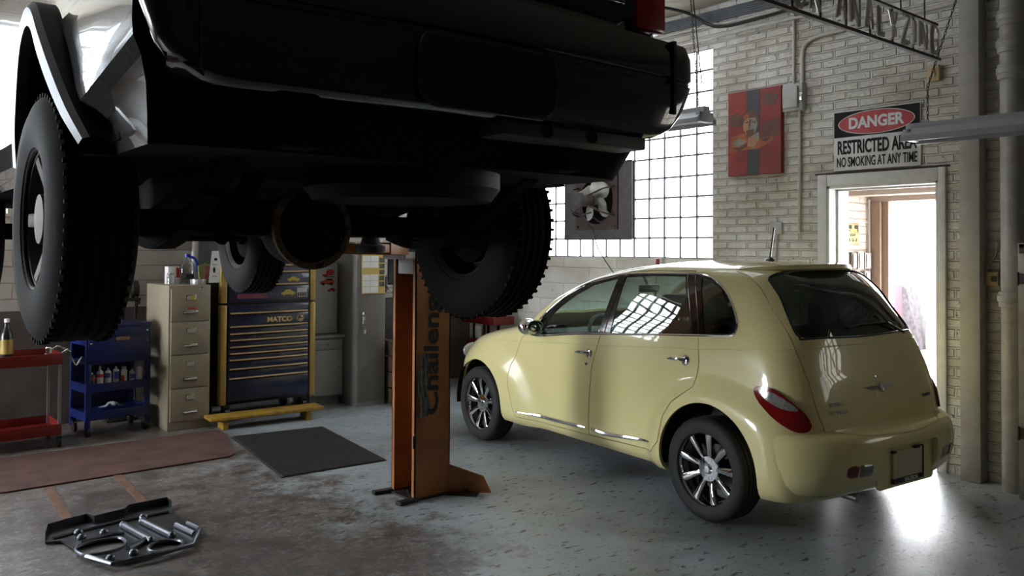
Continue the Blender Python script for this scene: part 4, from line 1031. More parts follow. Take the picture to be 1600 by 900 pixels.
# ------------------------------------------------------------------ the lift
ORG = mat('worn orange paint', (0.40, 0.145, 0.032), 0.5, var=0.35, scale=5, bump=0.12, col2=(0.24, 0.08, 0.02))
GRM = mat('greasy steel', (0.035, 0.028, 0.024), 0.6, 0.4, var=0.5)
def lift_post(x, s, label):
    """channel column whose open side faces the truck (towards -s)"""
    p = thing('lift_post', label, 'car lift', (x, 4.80, 0), 0, 'posts of the orange two-post lift')
    bb = B()
    d0, d1 = 0.0, 0.285; t = 0.008; hw = 0.145; H = 3.55
    bb.b2((s * d0, -hw, 0.012), (s * d1, -hw + t, H)); bb.b2((s * d0, hw - t, 0.012), (s * d1, hw, H)); bb.b2((s * (d1 - t), -hw, 0.012), (s * d1, hw, H))
    bb.b2((s * d0, -hw, 0.012), (s * t, -hw + 0.035, H)); bb.b2((s * d0, hw - 0.035, 0.012), (s * t, hw, H))
    bb.build('column', ORG, p)
    bb = B(); bb.b2((s * -0.02, -hw - 0.01, 0), (s * 0.36, hw + 0.01, 0.014))
    for sy in (-1, 1):
        bb.box((s * -0.055, sy * 0.15, 0.012), (0.16, 0.055, 0.024), rz=-sy * s * 0.10, bev=0.004)
    bb.box((s * 0.36, -0.20, 0.008), (0.14, 0.22, 0.015), rz=s * 0.7)
    for px, py in ((0.35, -0.25), (0.33, 0.11), (0.05, 0.0)): bb.cyl((s * px, py, 0), (s * px, py, 0.04), 0.014, n=8)
    bb.build('base_plate', GRM, p)
    bb = B(); bb.prism([(0, 0.012), (0.30, 0.012), (0.245, 0.125), (0.0, 0.205)], 'x', -0.005, 0.005)
    R = Matrix.Rotation(-PI / 2 - 0.75, 4, 'Z') if s > 0 else Matrix.Rotation(PI / 2 + 0.75, 4, 'Z')
    bb.v = [tuple(R @ Vector(v) + Vector((s * 0.275, -hw + 0.006, 0))) for v in bb.v]
    bb.build('brace', ORG, p)
    bb = B(); bb.b2((s * 0.012, -0.10, 1.50), (s * 0.20, 0.10, 2.15), 0.006); bb.b2((s * -0.09, -0.135, 1.60), (s * 0.02, 0.135, 1.73), 0.008)
    wl = B(); wl.b2((s * -0.093, -0.12, 1.615), (s * -0.0905, 0.12, 1.715)); wl.b2((s * -0.08, -0.139, 1.61), (s * 0.012, -0.1355, 1.72)); wl.mi = 1; wl.b2((s * -0.07, -0.141, 1.65), (s * 0.0, -0.1385, 1.668)); wl.b2((s * -0.07, -0.141, 1.685), (s * -0.02, -0.1385, 1.70))
    wl.build('warning_label', [mat('white label', (0.8, 0.8, 0.8), 0.5, var=0.05), BLK], p, smooth=0)
    car_ = bb.build('carriage', mat('white carriage enamel', (0.72, 0.72, 0.72), 0.35, var=0.2), p)
    for sy, (ex, ey) in ((-1, (-0.62, -0.62)), (1, (-0.62, 0.72))):
        bb = B(); q = Vector((s * -0.05, sy * 0.075, 1.665)); r = Vector((s * ex, ey, 1.675))
        bb.bar(q, q + (r - q) * 0.62, 0.085, 0.075, bev=0.006); bb.bar(q + (r - q) * 0.35, r, 0.065, 0.05, bev=0.005)
        arm = bb.build('swing_arm', ORG, p)
        bb = B(); bb.lathe([(0, -0.03), (0.075, -0.03), (0.085, -0.015), (0.085, 0.012), (0.060, 0.020), (0.050, 0.05), (0.045, 0.09), (0, 0.09)], r, (0, 0, 1), 24)
        bb.build('lift_pad', RUB, arm)
    return p
lp = lift_post(3.036, 1, 'orange steel lift post with CHALLENGER lettering standing beside the yellow car')
bb = B()
put_text(bb, 'Challenger', (0.133, -0.1462, 1.045), (0, 0, 1), (-1, 0, 0), 0.160, bold=0.0045, width=1.00, shear=0.05)
bb.build('lettering', mat('black lettering', (0.02, 0.015, 0.012), 0.7), lp.children[0], smooth=0)
bb = B()
for k in range(1): bb.grid([[(0.02 + 0.075 * u + 0.008 * math.sin(9 * v), -0.1465 - 0.012 * abs(math.sin(7 * u + 5 * v)) - 0.003, 0.55 + 0.42 * v) for u in np.linspace(0, 1, 7)] for v in np.linspace(0, 1, 14)])
bb.build('taped_bag', mat('grey plastic sheet', (0.16, 0.17, 0.18), 0.25, var=0.5, scale=20), lp)
bb = B(); bb.b2((-0.012, -0.147, 0.345), (0.012, -0.135, 0.43), 0.003); bb.build('latch', GRM, lp)
lift_post(-0.25, -1, 'orange steel lift post on the far side of the raised truck')

# ------------------------------------------------------------------ along the back wall
BEI = mat('beige cabinet enamel', (0.28, 0.235, 0.165), 0.45, var=0.14, scale=5)
CRM = mat('worn chrome handle', (0.55, 0.54, 0.52), 0.25, 0.9, var=0.3)
WHT = mat('white enamel', (0.29, 0.29, 0.275), 0.45, var=0.12, scale=6)
NAVY = mat('navy blue enamel', (0.006, 0.013, 0.052), 0.28, var=0.2, coat=0.4)
BLUE = mat('bright blue enamel', (0.006, 0.015, 0.115), 0.35, var=0.2)
GOLD = mat('gold yellow enamel', (0.44, 0.31, 0.085), 0.35, 0.2, var=0.15)
BRS = mat('brassy drawer trim', (0.62, 0.44, 0.26), 0.28, 0.75, var=0.15)
REDP = mat('red enamel', (0.17, 0.008, 0.006), 0.4, var=0.25)
STL = mat('galvanised steel', (0.38, 0.39, 0.40), 0.4, 0.8, var=0.25)
PAP = mat('white paper', (0.72, 0.72, 0.70), 0.8, var=0.06)
YELP = mat('yellow paper', (0.55, 0.40, 0.12), 0.8, var=0.1)
LREDP = mat('red print', (0.42, 0.03, 0.02), 0.6, var=0.3, scale=40)
DKP = mat('black print', (0.012, 0.012, 0.012), 0.75, spec=0.25)
WOOD = mat('dark old wood', (0.10, 0.065, 0.04), 0.75, var=0.45, scale=8, bump=0.2)

fc = thing('filing_cabinet', 'tall beige four drawer filing cabinet left of the blue and gold tool chest', 'filing cabinet', (2.611, 8.11, 0))
b = B(); b.b2((-0.189, -0.325, 0), (0.189, 0.34, 1.322), 0.004); b.build('body', BEI, fc)
for k in range(4):
    z0 = 0.085 + k * 0.303; z1 = z0 + 0.296
    b = B(); b.b2((-0.172, -0.344, z0), (0.172, -0.32, z1), 0.004); d = b.build('drawer', BEI, fc)
    b = B(); b.tube([(-0.055, -0.345, z0 + 0.082), (-0.055, -0.372, z0 + 0.08), (0.055, -0.372, z0 + 0.08), (0.055, -0.345, z0 + 0.082)], 0.008, 8); b.box((0, -0.348, z0 + 0.082), (0.13, 0.008, 0.03), bev=0.003); b.build('handle', CRM, d)
    b = B(); b.box((0.005, -0.347, z0 + 0.215), (0.085, 0.008, 0.052), bev=0.002); b.build('label_holder', CRM, d)
    b = B(); b.box((0.005, -0.352, z0 + 0.215), (0.068, 0.003, 0.038)); b.mi = 1
    if k == 3: b.box((0.02, -0.354, z0 + 0.215), (0.03, 0.003, 0.032))
    b.build('label_card', [mat('old card', (0.42, 0.38, 0.30), 0.8), mat('yellow card', (0.6, 0.45, 0.03), 0.7)], d)
b = B(); b.box((0.10, -0.347, 1.302), (0.012, 0.006, 0.012)); b.build('lock', CRM, fc)
b = B(); b.sphere((0, 0, 0), (0.036, 0.004, 0.010), 14, 8); b.sphere((0.032, 0, -0.004), (0.026, 0.004, 0.007), 14, 8)
tag(b.build('magnet', LREDP, loc=(2.611, 7.763, 1.115)), 'small red magnet on the top drawer of the beige filing cabinet', 'magnet')

# tool chest on its roller cabinet
TX, TY = 3.405, 8.15; TF_ = -0.30
rc_ = thing('roller_tool_cabinet', 'navy blue roller tool cabinet with gold corners and MATCO lettering', 'tool cabinet', (TX, TY, 0))
b = B(); b.b2((-0.485, TF_ + 0.012, 0.165), (0.485, 0.33, 1.122), 0.004); b.build('body', mat('black cabinet shell', (0.01, 0.01, 0.012), 0.4), rc_)
for s in (-1, 1):
    b = B(); b.b2((s * 0.428, TF_ - 0.018, 0.168), (s * 0.49, TF_ + 0.06, 1.12), 0.01); b.build('corner_post', GOLD, rc_)
    for y in (-0.22, 0.25):
        b = B(); b.cyl((s * 0.40 - 0.02, y, 0.07), (s * 0.40 + 0.02, y, 0.07), 0.07, n=20); b.b2((s * 0.40 - 0.035, y - 0.03, 0.06), (s * 0.40 + 0.035, y + 0.03, 0.166), 0.006); b.build('caster', BLK, rc_)
def drawers(root, zs, mtl, zbot):
    out = []
    for i, z in enumerate(zs):
        zn = zs[i + 1] if i + 1 < len(zs) else zbot
        b = B(); b.b2((-0.415, TF_ - 0.012, zn + 0.008), (0.415, TF_ + 0.02, z - 0.004), 0.003); d = b.build('drawer', mtl, root)
        out.append(d)
        if i + 1 < len(zs):
            b = B(); b.prism([(TF_ - 0.030, zn + 0.006), (TF_ - 0.034, zn + 0.012), (TF_ - 0.028, zn + 0.019), (TF_ - 0.010, zn + 0.022), (TF_ - 0.010, zn + 0.004)], 'x', -0.40, 0.40); b.build('pull_trim', BRS, d)
    return out
dr = drawers(rc_, [1.118, 1.027, 0.897, 0.830, 0.768, 0.703, 0.640, 0.578, 0.492, 0.402], NAVY, 0.185)
b = B(); put_text(b, 'MATCO', (0.105, TF_ - 0.0135, 0.962), (1, 0, 0), (0, 0, 1), 0.068, bold=0.0022, width=0.26)
cx = 0.325; cz = 0.968
b.tube([(cx + 0.034 * math.cos(t), TF_ - 0.0135, cz + 0.034 * math.sin(t)) for t in np.linspace(0, 2 * PI, 29)[:-1]], 0.0035, 6, True)
b.tube([(cx + 0.018 * math.cos(t), TF_ - 0.0135, cz + 0.018 * math.sin(t)) for t in np.linspace(-2.4, 1.6, 14)], 0.0085, 8)
b.build('lettering', BRS, dr[1])
tc_ = thing('tool_chest', 'navy blue top tool chest with gold corners stacked on the roller cabinet', 'tool chest', (TX, TY, 1.124))
b = B(); b.b2((-0.485, TF_ + 0.012, 0), (0.485, 0.33, 0.66), 0.004); b.b2((-0.49, TF_ - 0.01, 0.66), (0.49, 0.335, 0.70), 0.008); b.build('body', MATS['black cabinet shell'], tc_)
for s in (-1, 1):
    b = B(); b.b2((s * 0.428, TF_ - 0.018, 0.016), (s * 0.49, TF_ + 0.06, 0.66), 0.01); b.build('corner_post', GOLD, tc_)
dc = drawers(tc_, [0.65, 0.49, 0.366, 0.30, 0.176], NAVY, 0.018)
def car_sticker(name, m_, root, x, z, w):
    P = [(-1, -.22), (-1, .05), (-.6, .14), (-.35, .42), (.3, .42), (.62, .14), (1, .08), (1, -.22), (.78, -.22), (.66, -.36), (.46, -.36), (.36, -.22), (-.40, -.22), (-.5, -.36), (-.7, -.36), (-.8, -.22)]
    b = B(); b.prism([(x + px * w, z + pz * w) for px, pz in P], 'y', TF_ - 0.016, TF_ - 0.0125); return b.build(name, m_, root, smooth=0)
YSTK = mat('yellow printed sticker', (0.50, 0.36, 0.04), 0.6, var=0.5, scale=60)
car_sticker('car_sticker', YSTK, dc[4], 0.19, 0.10, 0.075)['label'] = 'yellow car shaped sticker'
car_sticker('car_sticker', YSTK, dc[3], 0.245, 0.235, 0.065)['label'] = 'yellow car shaped sticker'
b = B(); b.b2((0.285, TF_ - 0.016, 0.055), (0.39, TF_ - 0.0125, 0.145)); b.mi = 1
for i in range(5): b.b2((0.292 + 0.02 * i, TF_ - 0.018, 0.062), (0.304 + 0.02 * i, TF_ - 0.0155, 0.10))
b.build('sticker', [mat('pale sticker', (0.45, 0.45, 0.42), 0.6), DKP], dc[4])['label'] = 'grey sticker with black figures'
b = B(); b.b2((-0.33, TF_ - 0.016, 0.055), (-0.03, TF_ - 0.0125, 0.10)); b.build('sticker', mat('pink print', (0.20, 0.03, 0.06), 0.6, var=0.5, scale=30), dc[4])['label'] = 'dark pink strip sticker'

# yellow step in front of the cabinet
ys = thing('step_bench', 'low chipped yellow wooden step on the floor in front of the tool cabinet', 'bench', (3.27, 7.60, 0), -0.065)
b = B(); b.box((0, 0, 0.107), (1.09, 0.23, 0.032), bev=0.008); b.build('top', mat('chipped yellow paint', (0.40, 0.25, 0.025), 0.55, var=0.5, scale=14, col2=(0.25, 0.13, 0.02), bump=0.2), ys)
for s in (-1, 1):
    b = B(); b.box((s * 0.40, 0, 0.046), (0.05, 0.17, 0.092), bev=0.004); b.build('leg', MATS['chipped yellow paint'], ys)

# white metal cupboards
wc_ = thing('base_cupboard', 'white metal base cupboard with one drawer and one door right of the tool cabinet', 'cupboard', (4.13, 8.30, 0))
b = B(); b.b2((-0.19, -0.26, 0.10), (0.19, 0.28, 0.715), 0.004); b.b2((-0.20, -0.285, 0.718), (0.20, 0.29, 0.745), 0.005); b.b2((-0.17, -0.20, 0), (0.17, 0.26, 0.10)); b.build('body', WHT, wc_)
b = B(); b.b2((-0.165, -0.277, 0.60), (0.165, -0.258, 0.700), 0.004); d = b.build('drawer', WHT, wc_)
b = B(); b.sphere((0.0, -0.288, 0.65), 0.013, 14, 8); b.build('knob', CRM, d)
b = B(); b.b2((-0.165, -0.277, 0.115), (0.165, -0.258, 0.590), 0.004); d = b.build('door', WHT, wc_)
b = B(); b.sphere((0.12, -0.288, 0.40), 0.013, 14, 8); b.build('knob', CRM, d)
uc = thing('wall_cupboard', 'white metal cupboard with red car stickers standing on the base cupboard', 'cupboard', (4.13, 8.36, 0.746))
b = B(); b.b2((-0.185, -0.20, 0), (0.185, 0.2, 0.775), 0.004); b.build('body', WHT, uc)
b = B(); b.b2((-0.172, -0.216, 0.012), (0.172, -0.199, 0.762), 0.004); ud = b.build('door', mat('spotted white enamel', (0.38, 0.38, 0.37), 0.5, var=0.5, scale=16, thr=(0.26, 0.36), col2=(0.28, 0.26, 0.24)), uc)
def car2(m_, x, z, w, root):
    P = [(-1, -.25), (-1, .05), (-.55, .12), (-.2, .42), (.55, .42), (.9, .15), (1, -.05), (.9, -.25), (.75, -.25), (.62, -.42), (.42, -.42), (.32, -.25), (-.4, -.25), (-.5, -.42), (-.72, -.42), (-.82, -.25)]
    b = B(); b.prism([(x + px * w, z + pz * w) for px, pz in P], 'y', -0.220, -0.2165); b.mi = 1
    b.prism([(x + px * w, z + pz * w) for px, pz in ((-.22, .14), (-.08, .36), (.5, .36), (.72, .14))], 'y', -0.2225, -0.2195)
    for cx_ in (-.61, .52): b.prism([(x + w * (cx_ + .17 * math.cos(t)), z + w * (-.28 + .17 * math.sin(t))) for t in np.linspace(0, 2 * PI, 13)[:-1]], 'y', -0.2225, -0.2195)
    return b.build('car_sticker', [m_, DKP], root, smooth=0)
car2(mat('orange red print', (0.42, 0.07, 0.03), 0.5, var=0.2), 0.055, 0.565, 0.085, ud)['label'] = 'orange red coupe sticker'
car2(LREDP, 0.10, 0.475, 0.045, ud)['label'] = 'small red car sticker'
b = B(); b.sphere((0.085, -0.217, 0.665), (0.05, 0.004, 0.035), 16, 10); b.sphere((0.03, -0.217, 0.635), (0.04, 0.004, 0.014), 14, 8); b.mi = 1; b.b2((0.02, -0.221, 0.612), (0.13, -0.217, 0.620)); b.build('cap_sticker', [LREDP, DKP], ud)['label'] = 'red cap shaped sticker'

# tall locker with a calendar
lk = thing('locker', 'tall grey steel locker with a wall calendar hung on its door', 'locker', (4.50, 8.05, 0))
b = B(); b.b2((-0.17, -0.29, 0), (0.17, 0.30, 1.74), 0.004); b.build('body', mat('grey locker enamel', (0.24, 0.235, 0.225), 0.3, var=0.2, scale=4, coat=0.3), lk)
b = B(); b.b2((-0.155, -0.305, 0.06), (0.155, -0.288, 1.70), 0.004); d = b.build('door', mat('olive locker door', (0.15, 0.135, 0.11), 0.5, var=0.25, scale=4), lk)
b = B(); b.b2((-0.125, -0.318, 0.84), (-0.10, -0.304, 1.00), 0.003); b.tube([(-0.112, -0.32, 0.97), (-0.112, -0.35, 0.95), (-0.112, -0.35, 0.88), (-0.112, -0.32, 0.86)], 0.007, 8); b.build('handle', CRM, d)
b = B(); b.box((-0.105, -0.335, 0.79), (0.035, 0.015, 0.04), bev=0.004); b.tube([(-0.115, -0.335, 0.81), (-0.115, -0.335, 0.84), (-0.095, -0.335, 0.84), (-0.095, -0.335, 0.81)], 0.004, 6); b.build('padlock', CRM, d)
cal = thing('calendar', 'yellow bordered wall calendar on the locker door beside the lift post', 'calendar', (4.50, 7.738, 1.19))
b = B(); b.b2((-0.13, -0.003, 0), (0.15, 0.003, 0.42)); b.build('backing', YELP, cal)
b = B()
for r in range(6):
    for c in range(2):
        if r == 3: continue
        b.b2((-0.122 + c * 0.096, -0.006, 0.012 + r * 0.066), (-0.03 + c * 0.096, -0.003, 0.072 + r * 0.066))
b.build('pages', PAP, cal, smooth=0)
b = B()
for r in range(5): b.b2((0.082, -0.006, 0.075 + r * 0.064), (0.142, -0.003, 0.125 + r * 0.064))
b.build('pictures', mat('dark printed pictures', (0.10, 0.10, 0.08), 0.5, var=0.9, scale=50), cal, smooth=0)

# desk corner beyond the locker
dk = thing('steel_desk', 'dark steel counter behind the lift post with clutter on top', 'counter', (5.15, 8.35, 0))
b = B(); b.b2((-0.36, -0.30, 1.12), (0.55, 0.33, 1.15), 0.004); b.build('top', mat('worn counter top', (0.35, 0.33, 0.29), 0.5, var=0.3), dk)
b = B(); b.b2((-0.34, -0.28, 0.0), (0.53, 0.32, 1.12), 0.004); b.build('body', mat('dark steel', (0.03, 0.03, 0.032), 0.5), dk)
b = B(); b.b2((-0.32, -0.295, 0.62), (0.10, -0.278, 1.09), 0.004); b.build('door', MATS['dark steel'], dk)
mo = thing('monitor', 'dark flat monitor on the counter behind the lift post', 'monitor', (5.10, 8.30, 1.151))
b = B(); b.b2((-0.07, -0.02, 0.10), (0.35, 0.02, 0.42), 0.008); b.build('screen', mat('dark screen', (0.02, 0.025, 0.03), 0.15), mo)
b = B(); b.b2((0.10, -0.01, 0.0), (0.18, 0.02, 0.12)); b.box((0.14, 0, 0.006), (0.22, 0.16, 0.012), bev=0.004); b.build('stand', BLK, mo)
b = B()
rn = random.Random(3)
for k in range(6):
    P = [(rn.uniform(-0.07, 0.10), rn.uniform(-0.05, 0.06), 0.006 + 0.20 * abs(math.sin(j * 1.3 + k))) for j in range(6)]
    b.tube(smooth_pts(P, 6), 0.004, 6)
tag(b.build('tangled_cable', BLK, loc=(4.93, 8.28, 1.156)), 'tangle of black cables on the counter beside the monitor', 'cable')
wb_ = thing('wooden_crate', 'brown wooden crate on the floor between the locker and the lift post', 'crate', (4.83, 7.72, 0))
b = B()
for k in range(4): b.b2((-0.12, -0.15, 0.01 + k * 0.17), (0.12, -0.135, 0.165 + k * 0.17), 0.003); b.b2((-0.12, 0.135, 0.01 + k * 0.17), (0.12, 0.15, 0.165 + k * 0.17), 0.003); b.b2((-0.12, -0.135, 0.01 + k * 0.17), (-0.105, 0.135, 0.165 + k * 0.17), 0.003); b.b2((0.105, -0.135, 0.01 + k * 0.17), (0.12, 0.135, 0.165 + k * 0.17), 0.003)
b.build('slats', WOOD, wb_)
b = B()
for sx in (-1, 1):
    for sy in (-1, 1): b.box((sx * 0.095, sy * 0.125, 0.345), (0.02, 0.02, 0.69))
b.build('corner_battens', mat('orange wood', (0.30, 0.12, 0.04), 0.6, var=0.3), wb_)

# things on top of the filing cabinet
jar = thing('glass_jar', 'clear open glass jar on the filing cabinet', 'jar', (2.505, 8.0, 1.322))
b = B(); b.lathe([(0, 0), (0.034, 0), (0.037, 0.006), (0.037, 0.085), (0.030, 0.095), (0.030, 0.108), (0.033, 0.110), (0.028, 0.110), (0.027, 0.095), (0.034, 0.083), (0.034, 0.006), (0, 0.004)], n=28); b.build('body', glass('jar glass', (0.90, 0.92, 0.92), 1.6), jar)
b = B(); b.tube([(0.031 * math.cos(t), 0.031 * math.sin(t), 0.1) for t in np.linspace(0, 2 * PI, 21)[:-1]], 0.004, 6, True); b.build('rim', CRM, jar)
box_ = thing('carton', 'small white carton with a red stripe behind the glass jar', 'box', (2.585, 8.2, 1.322))
b = B(); b.b2((-0.06, -0.05, 0), (0.06, 0.05, 0.165), 0.002); b.build('body', PAP, box_)
b = B(); b.b2((0.015, -0.0515, 0.06), (0.058, -0.05, 0.155)); b.build('printed_stripe', LREDP, box_)
jug = thing('plastic_jug', 'clear plastic jug with a blue cap and handle on the filing cabinet', 'jug', (2.68, 8.08, 1.322))
b = B(); G = []
for z, w, d in ((0, .064, .05), (.01, .07, .056), (.14, .07, .056), (.18, .064, .05), (.215, .046, .038), (.24, .026, .026), (.262, .022, .022)):
    G.append([(w * math.copysign(abs(math.cos(t)) ** .6, math.cos(t)), d * math.copysign(abs(math.sin(t)) ** .6, math.sin(t)), z) for t in np.linspace(0, 2 * PI, 33)[:-1]])
b.grid(G, closev=True); b.f.append(tuple(range(32))); b.m.append(0); b.build('body', glass('jug plastic', (0.80, 0.82, 0.84), 1.8, 0.12), jug)
b = B(); b.lathe([(0, 0.285), (0.027, 0.285), (0.028, 0.255), (0.024, 0.255)], n=20); b.build('cap', mat('blue cap', (0.01, 0.03, 0.30), 0.4), jug)
b = B(); b.tube(smooth_pts([(0.02, -0.02, 0.262), (0.055, -0.03, 0.245), (0.08, -0.03, 0.20), (0.083, -0.03, 0.12)], 5), [0.013] * 16, 10); b.build('handle', MATS['blue cap'], jug)
b = B(); b.b2((-0.03, -0.0585, 0.05), (0.045, -0.057, 0.10)); b.build('label_patch', mat('dark label', (0.06, 0.07, 0.08), 0.6, var=0.9, scale=70), jug)
tape = thing('tape_roll', 'roll of silver duct tape lying on the filing cabinet', 'tape', (2.735, 7.93, 1.322))
b = B(); b.lathe([(0.045, 0.001), (0.070, 0.001), (0.071, 0.003), (0.071, 0.048), (0.070, 0.050), (0.045, 0.050), (0.045, 0.001)], n=40); b.build('tape', mat('silver tape', (0.50, 0.51, 0.52), 0.3, 0.6), tape)
b = B(); b.lathe([(0.040, 0.0), (0.045, 0.0), (0.045, 0.051), (0.040, 0.051), (0.040, 0.0)], n=40); b.build('core', mat('cardboard', (0.30, 0.22, 0.14), 0.9), tape)

# hung papers between the cabinet and the chest
hp = thing('hanging_leaflet', 'white printed leaflet hanging at the left end of the tool chest', 'leaflet', (2.865, 7.84, 1.34), 0)
b = B(); G = [[(x * (0.052 - 0.012 * v ** 2) - 0.015 * (1 - v), -0.004 - 0.008 * math.sin(3 * v), 0.30 * v) for x in (-1, -0.3, 0.3, 1)] for v in np.linspace(0, 1, 10)]
b.grid(G); b.grid([[(p[0], p[1] + 0.002, p[2]) for p in r] for r in G]); b.build('sheet', PAP, hp)
b = B(); b.sphere((-0.005, -0.012, 0.22), (0.016, 0.002, 0.014)); b.sphere((-0.018, -0.012, 0.12), (0.012, 0.002, 0.028)); b.box((-0.012, -0.011, 0.17), (0.05, 0.002, 0.004)); b.box((-0.014, -0.009, 0.06), (0.045, 0.002, 0.004)); b.build('print', DKP, hp)
hp2 = thing('hanging_pouch', 'green and pink pouch hanging behind the white leaflet', 'pouch', (2.80, 7.93, 1.345), 0)
b = B(); b.prism([(-0.075, 0.15), (-0.05, 0.0), (0.05, 0.0), (0.05, 0.16), (0.0, 0.18)], 'y', -0.008, 0.008); b.mi = 1; b.prism([(-0.02, 0.02), (0.04, 0.02), (0.04, 0.15), (-0.005, 0.15)], 'y', -0.012, -0.0075); b.build('pouch', [mat('olive plastic', (0.25, 0.26, 0.10), 0.4), mat('pink print two', (0.40, 0.12, 0.15), 0.5, var=0.7, scale=60)], hp2)

# back wall details
b = B(); b.b2((-0.19, -0.02, 0), (0.12, 0.0, 0.62), 0.004); bl = tag(b.build('notice_board', mat('dark blue board', (0.012, 0.02, 0.07), 0.4), loc=(3.16, BY, 1.34)), 'dark blue board on the back wall behind the tool chest', 'board')
rs = thing('red_wall_box', 'small red and white box fixed to the back wall above the filing cabinet', 'box', (2.72, BY - 0.03, 1.655))
b = B(); b.b2((-0.06, -0.03, 0), (0.05, 0.03, 0.10), 0.004); b.build('body', REDP, rs)
b = B(); b.b2((-0.05, -0.033, 0.055), (0.02, -0.03, 0.095)); b.build('label_plate', PAP, rs)
b = B(); b.b2((-0.035, -0.05, 0), (0.035, 0, CZ), 0.004); struct(b.build('trim_5', mat('painted post', (0.55, 0.52, 0.47), 0.6, var=0.2), loc=(2.98, BY, 0)))

# blue service cart
bc = thing('service_cart', 'blue steel service cart with spray cans on its shelf left of the filing cabinet', 'cart', (2.04, 8.19, 0), 0.13)
W, D = 0.28, 0.19
b = B(); b.b2((-W, -D, 0.80), (W, D, 0.975), 0.005); b.b2((-W - 0.006, -D - 0.008, 0.955), (W + 0.006, D + 0.008, 0.985), 0.006); b.build('top_box', BLUE, bc)
for z0, z1, nm in ((0.875, 0.950, 'drawer'), (0.66, 0.86, 'drawer')):
    b = B(); b.b2((-W + 0.015, -D - 0.012, z0), (W - 0.015, -D + 0.005, z1), 0.004); d = b.build(nm, BLUE, bc)
    for sx in (-1, 1):
        b = B(); b.sphere((sx * (W - 0.035), -D - 0.014, (z0 + z1) / 2 + (0.0 if z0 > 0.8 else 0.06)), 0.009, 12, 8); b.build('latch', CRM, d)
b = B(); b.b2((-0.035, -D - 0.016, 0.838), (0.085, -D - 0.0125, 0.868)); b.build('sticker', mat('orange sticker', (0.45, 0.28, 0.16), 0.6, var=0.6, scale=60), bc)
b = B(); b.b2((-W, -D + 0.01, 0.46), (W, D, 0.80)); b.v = b.v; b.build('back_panel', mat('deep blue enamel', (0.006, 0.012, 0.09), 0.5), bc) if False else None
b = B(); b.b2((-W, D - 0.01, 0.20), (W, D, 0.80)); b.b2((-W, -D, 0.635), (W, D, 0.665), 0.004); b.build('back_panel', BLUE, bc)
for z in (0.41, 0.165):
    b = B(); b.b2((-W, -D, z + 0.03), (W, D, z + 0.038)); b.b2((-W, -D - 0.004, z - 0.02), (W, -D + 0.006, z + 0.055), 0.003); b.b2((-W, D - 0.006, z - 0.02), (W, D, z + 0.055)); b.b2((-W, -D, z - 0.02), (-W + 0.006, D, z + 0.055)); b.b2((W - 0.006, -D, z - 0.02), (W, D, z + 0.055)); b.build('tray', BLUE, bc)
for sx in (-1, 1):
    for sy in (-1, 1):
        b = B(); b.box((sx * (W - 0.02), sy * (D - 0.015), 0.46), (0.045, 0.03, 0.80), bev=0.004); b.build('leg', BLUE, bc)
        b = B(); b.cyl((sx * (W - 0.03) - 0.013, sy * (D - 0.03), 0.045), (sx * (W - 0.03) + 0.013, sy * (D - 0.03), 0.045), 0.045, n=18); b.build('caster', BLK, bc)
        b = B(); b.b2((sx * (W - 0.03) - 0.022, sy * (D - 0.03) - 0.02, 0.05), (sx * (W - 0.03) + 0.022, sy * (D - 0.03) + 0.02, 0.10), 0.005); b.build('caster_fork', CRM, bc)
Rz = Matrix.Rotation(0.13, 4, 'Z')
def can(kind, k, h, r, body, cap, label, mark=None):
    p = Vector((2.04, 8.19, 0)) + Rz @ Vector((-0.215 + 0.0695 * k, -0.14, 0.4485))
    t_ = thing('spray_can', label, 'spray can', p, 0.13, 'spray cans on the blue cart shelf')
    b = B()
    if kind == 'bottle': b.lathe([(0, 0), (r, 0), (r, h * .62), (r * .8, h * .72), (r * .35, h * .78), (r * .3, h * .86), (0, h * .86)], n=24)
    else: b.lathe([(0, 0), (r * .96, 0), (r, .005), (r, h * .74), (r * .92, h * .78), (r * .6, h * .84), (0, h * .85)], n=24)
    b.build('body', body, t_)
    b = B()
    if kind == 'capped': b.lathe([(r * .75, h * .80), (r * .75, h), (r * .6, h * 1.02), (0, h * 1.02)], n=20)
    else: b.lathe([(r * .32, h * .84), (r * .30, h * .96), (r * .16, h), (0, h)], n=14)
    b.build('cap', cap, t_)
    if mark:
        m_, z0, z1, a0, a1 = mark
        b = B(); b.lathe([(r + .0008, h * z0), (r + .0008, h * z1)], (0, 0, 0), (0, 0, 1), 16, a0, a1); b.build('label_band', m_, t_)
CANW = mat('white tin', (0.60, 0.60, 0.60), 0.35, 0.1, var=0.12, scale=30); CANB = mat('blue tin print', (0.03, 0.06, 0.30), 0.4); CANK = mat('black tin', (0.04, 0.035, 0.03), 0.4, var=0.4, scale=40); CANG = mat('grey cap', (0.42, 0.42, 0.44), 0.3, 0.6)
can('can', 0, 0.115, 0.030, CANK, CANG, 'short black spray can with a red band, leftmost on the blue cart shelf', (LREDP, .42, .60, 0, 2 * PI))
can('bottle', 1, 0.165, 0.028, CANW, CANW, 'white nozzle bottle with a red label beside the short black can', (LREDP, .40, .58, PI * 1.0, PI * 1.95))
can('can', 2, 0.140, 0.027, CANW, CANG, 'white can with blue print beside the white nozzle bottle', (CANB, .40, .70, PI * 1.0, PI * 1.6))
can('can', 3, 0.150, 0.027, CANW, CANG, 'white can with blue ring print, middle of the row of spray cans', (CANB, .25, .70, PI * 1.2, PI * 1.8))
can('capped', 4, 0.140, 0.027, CANW, CANG, 'white can with a red corner and grey cap right of the middle can', (LREDP, .05, .45, PI * 1.0, PI * 1.45))
can('can', 5, 0.115, 0.025, CANG, CANG, 'short grey can with a blue patch, second from the right on the cart', (CANB, .25, .60, PI * 1.2, PI * 1.75))
can('can', 6, 0.155, 0.029, CANW, CANG, 'tall plain white spray can, rightmost on the blue cart shelf')
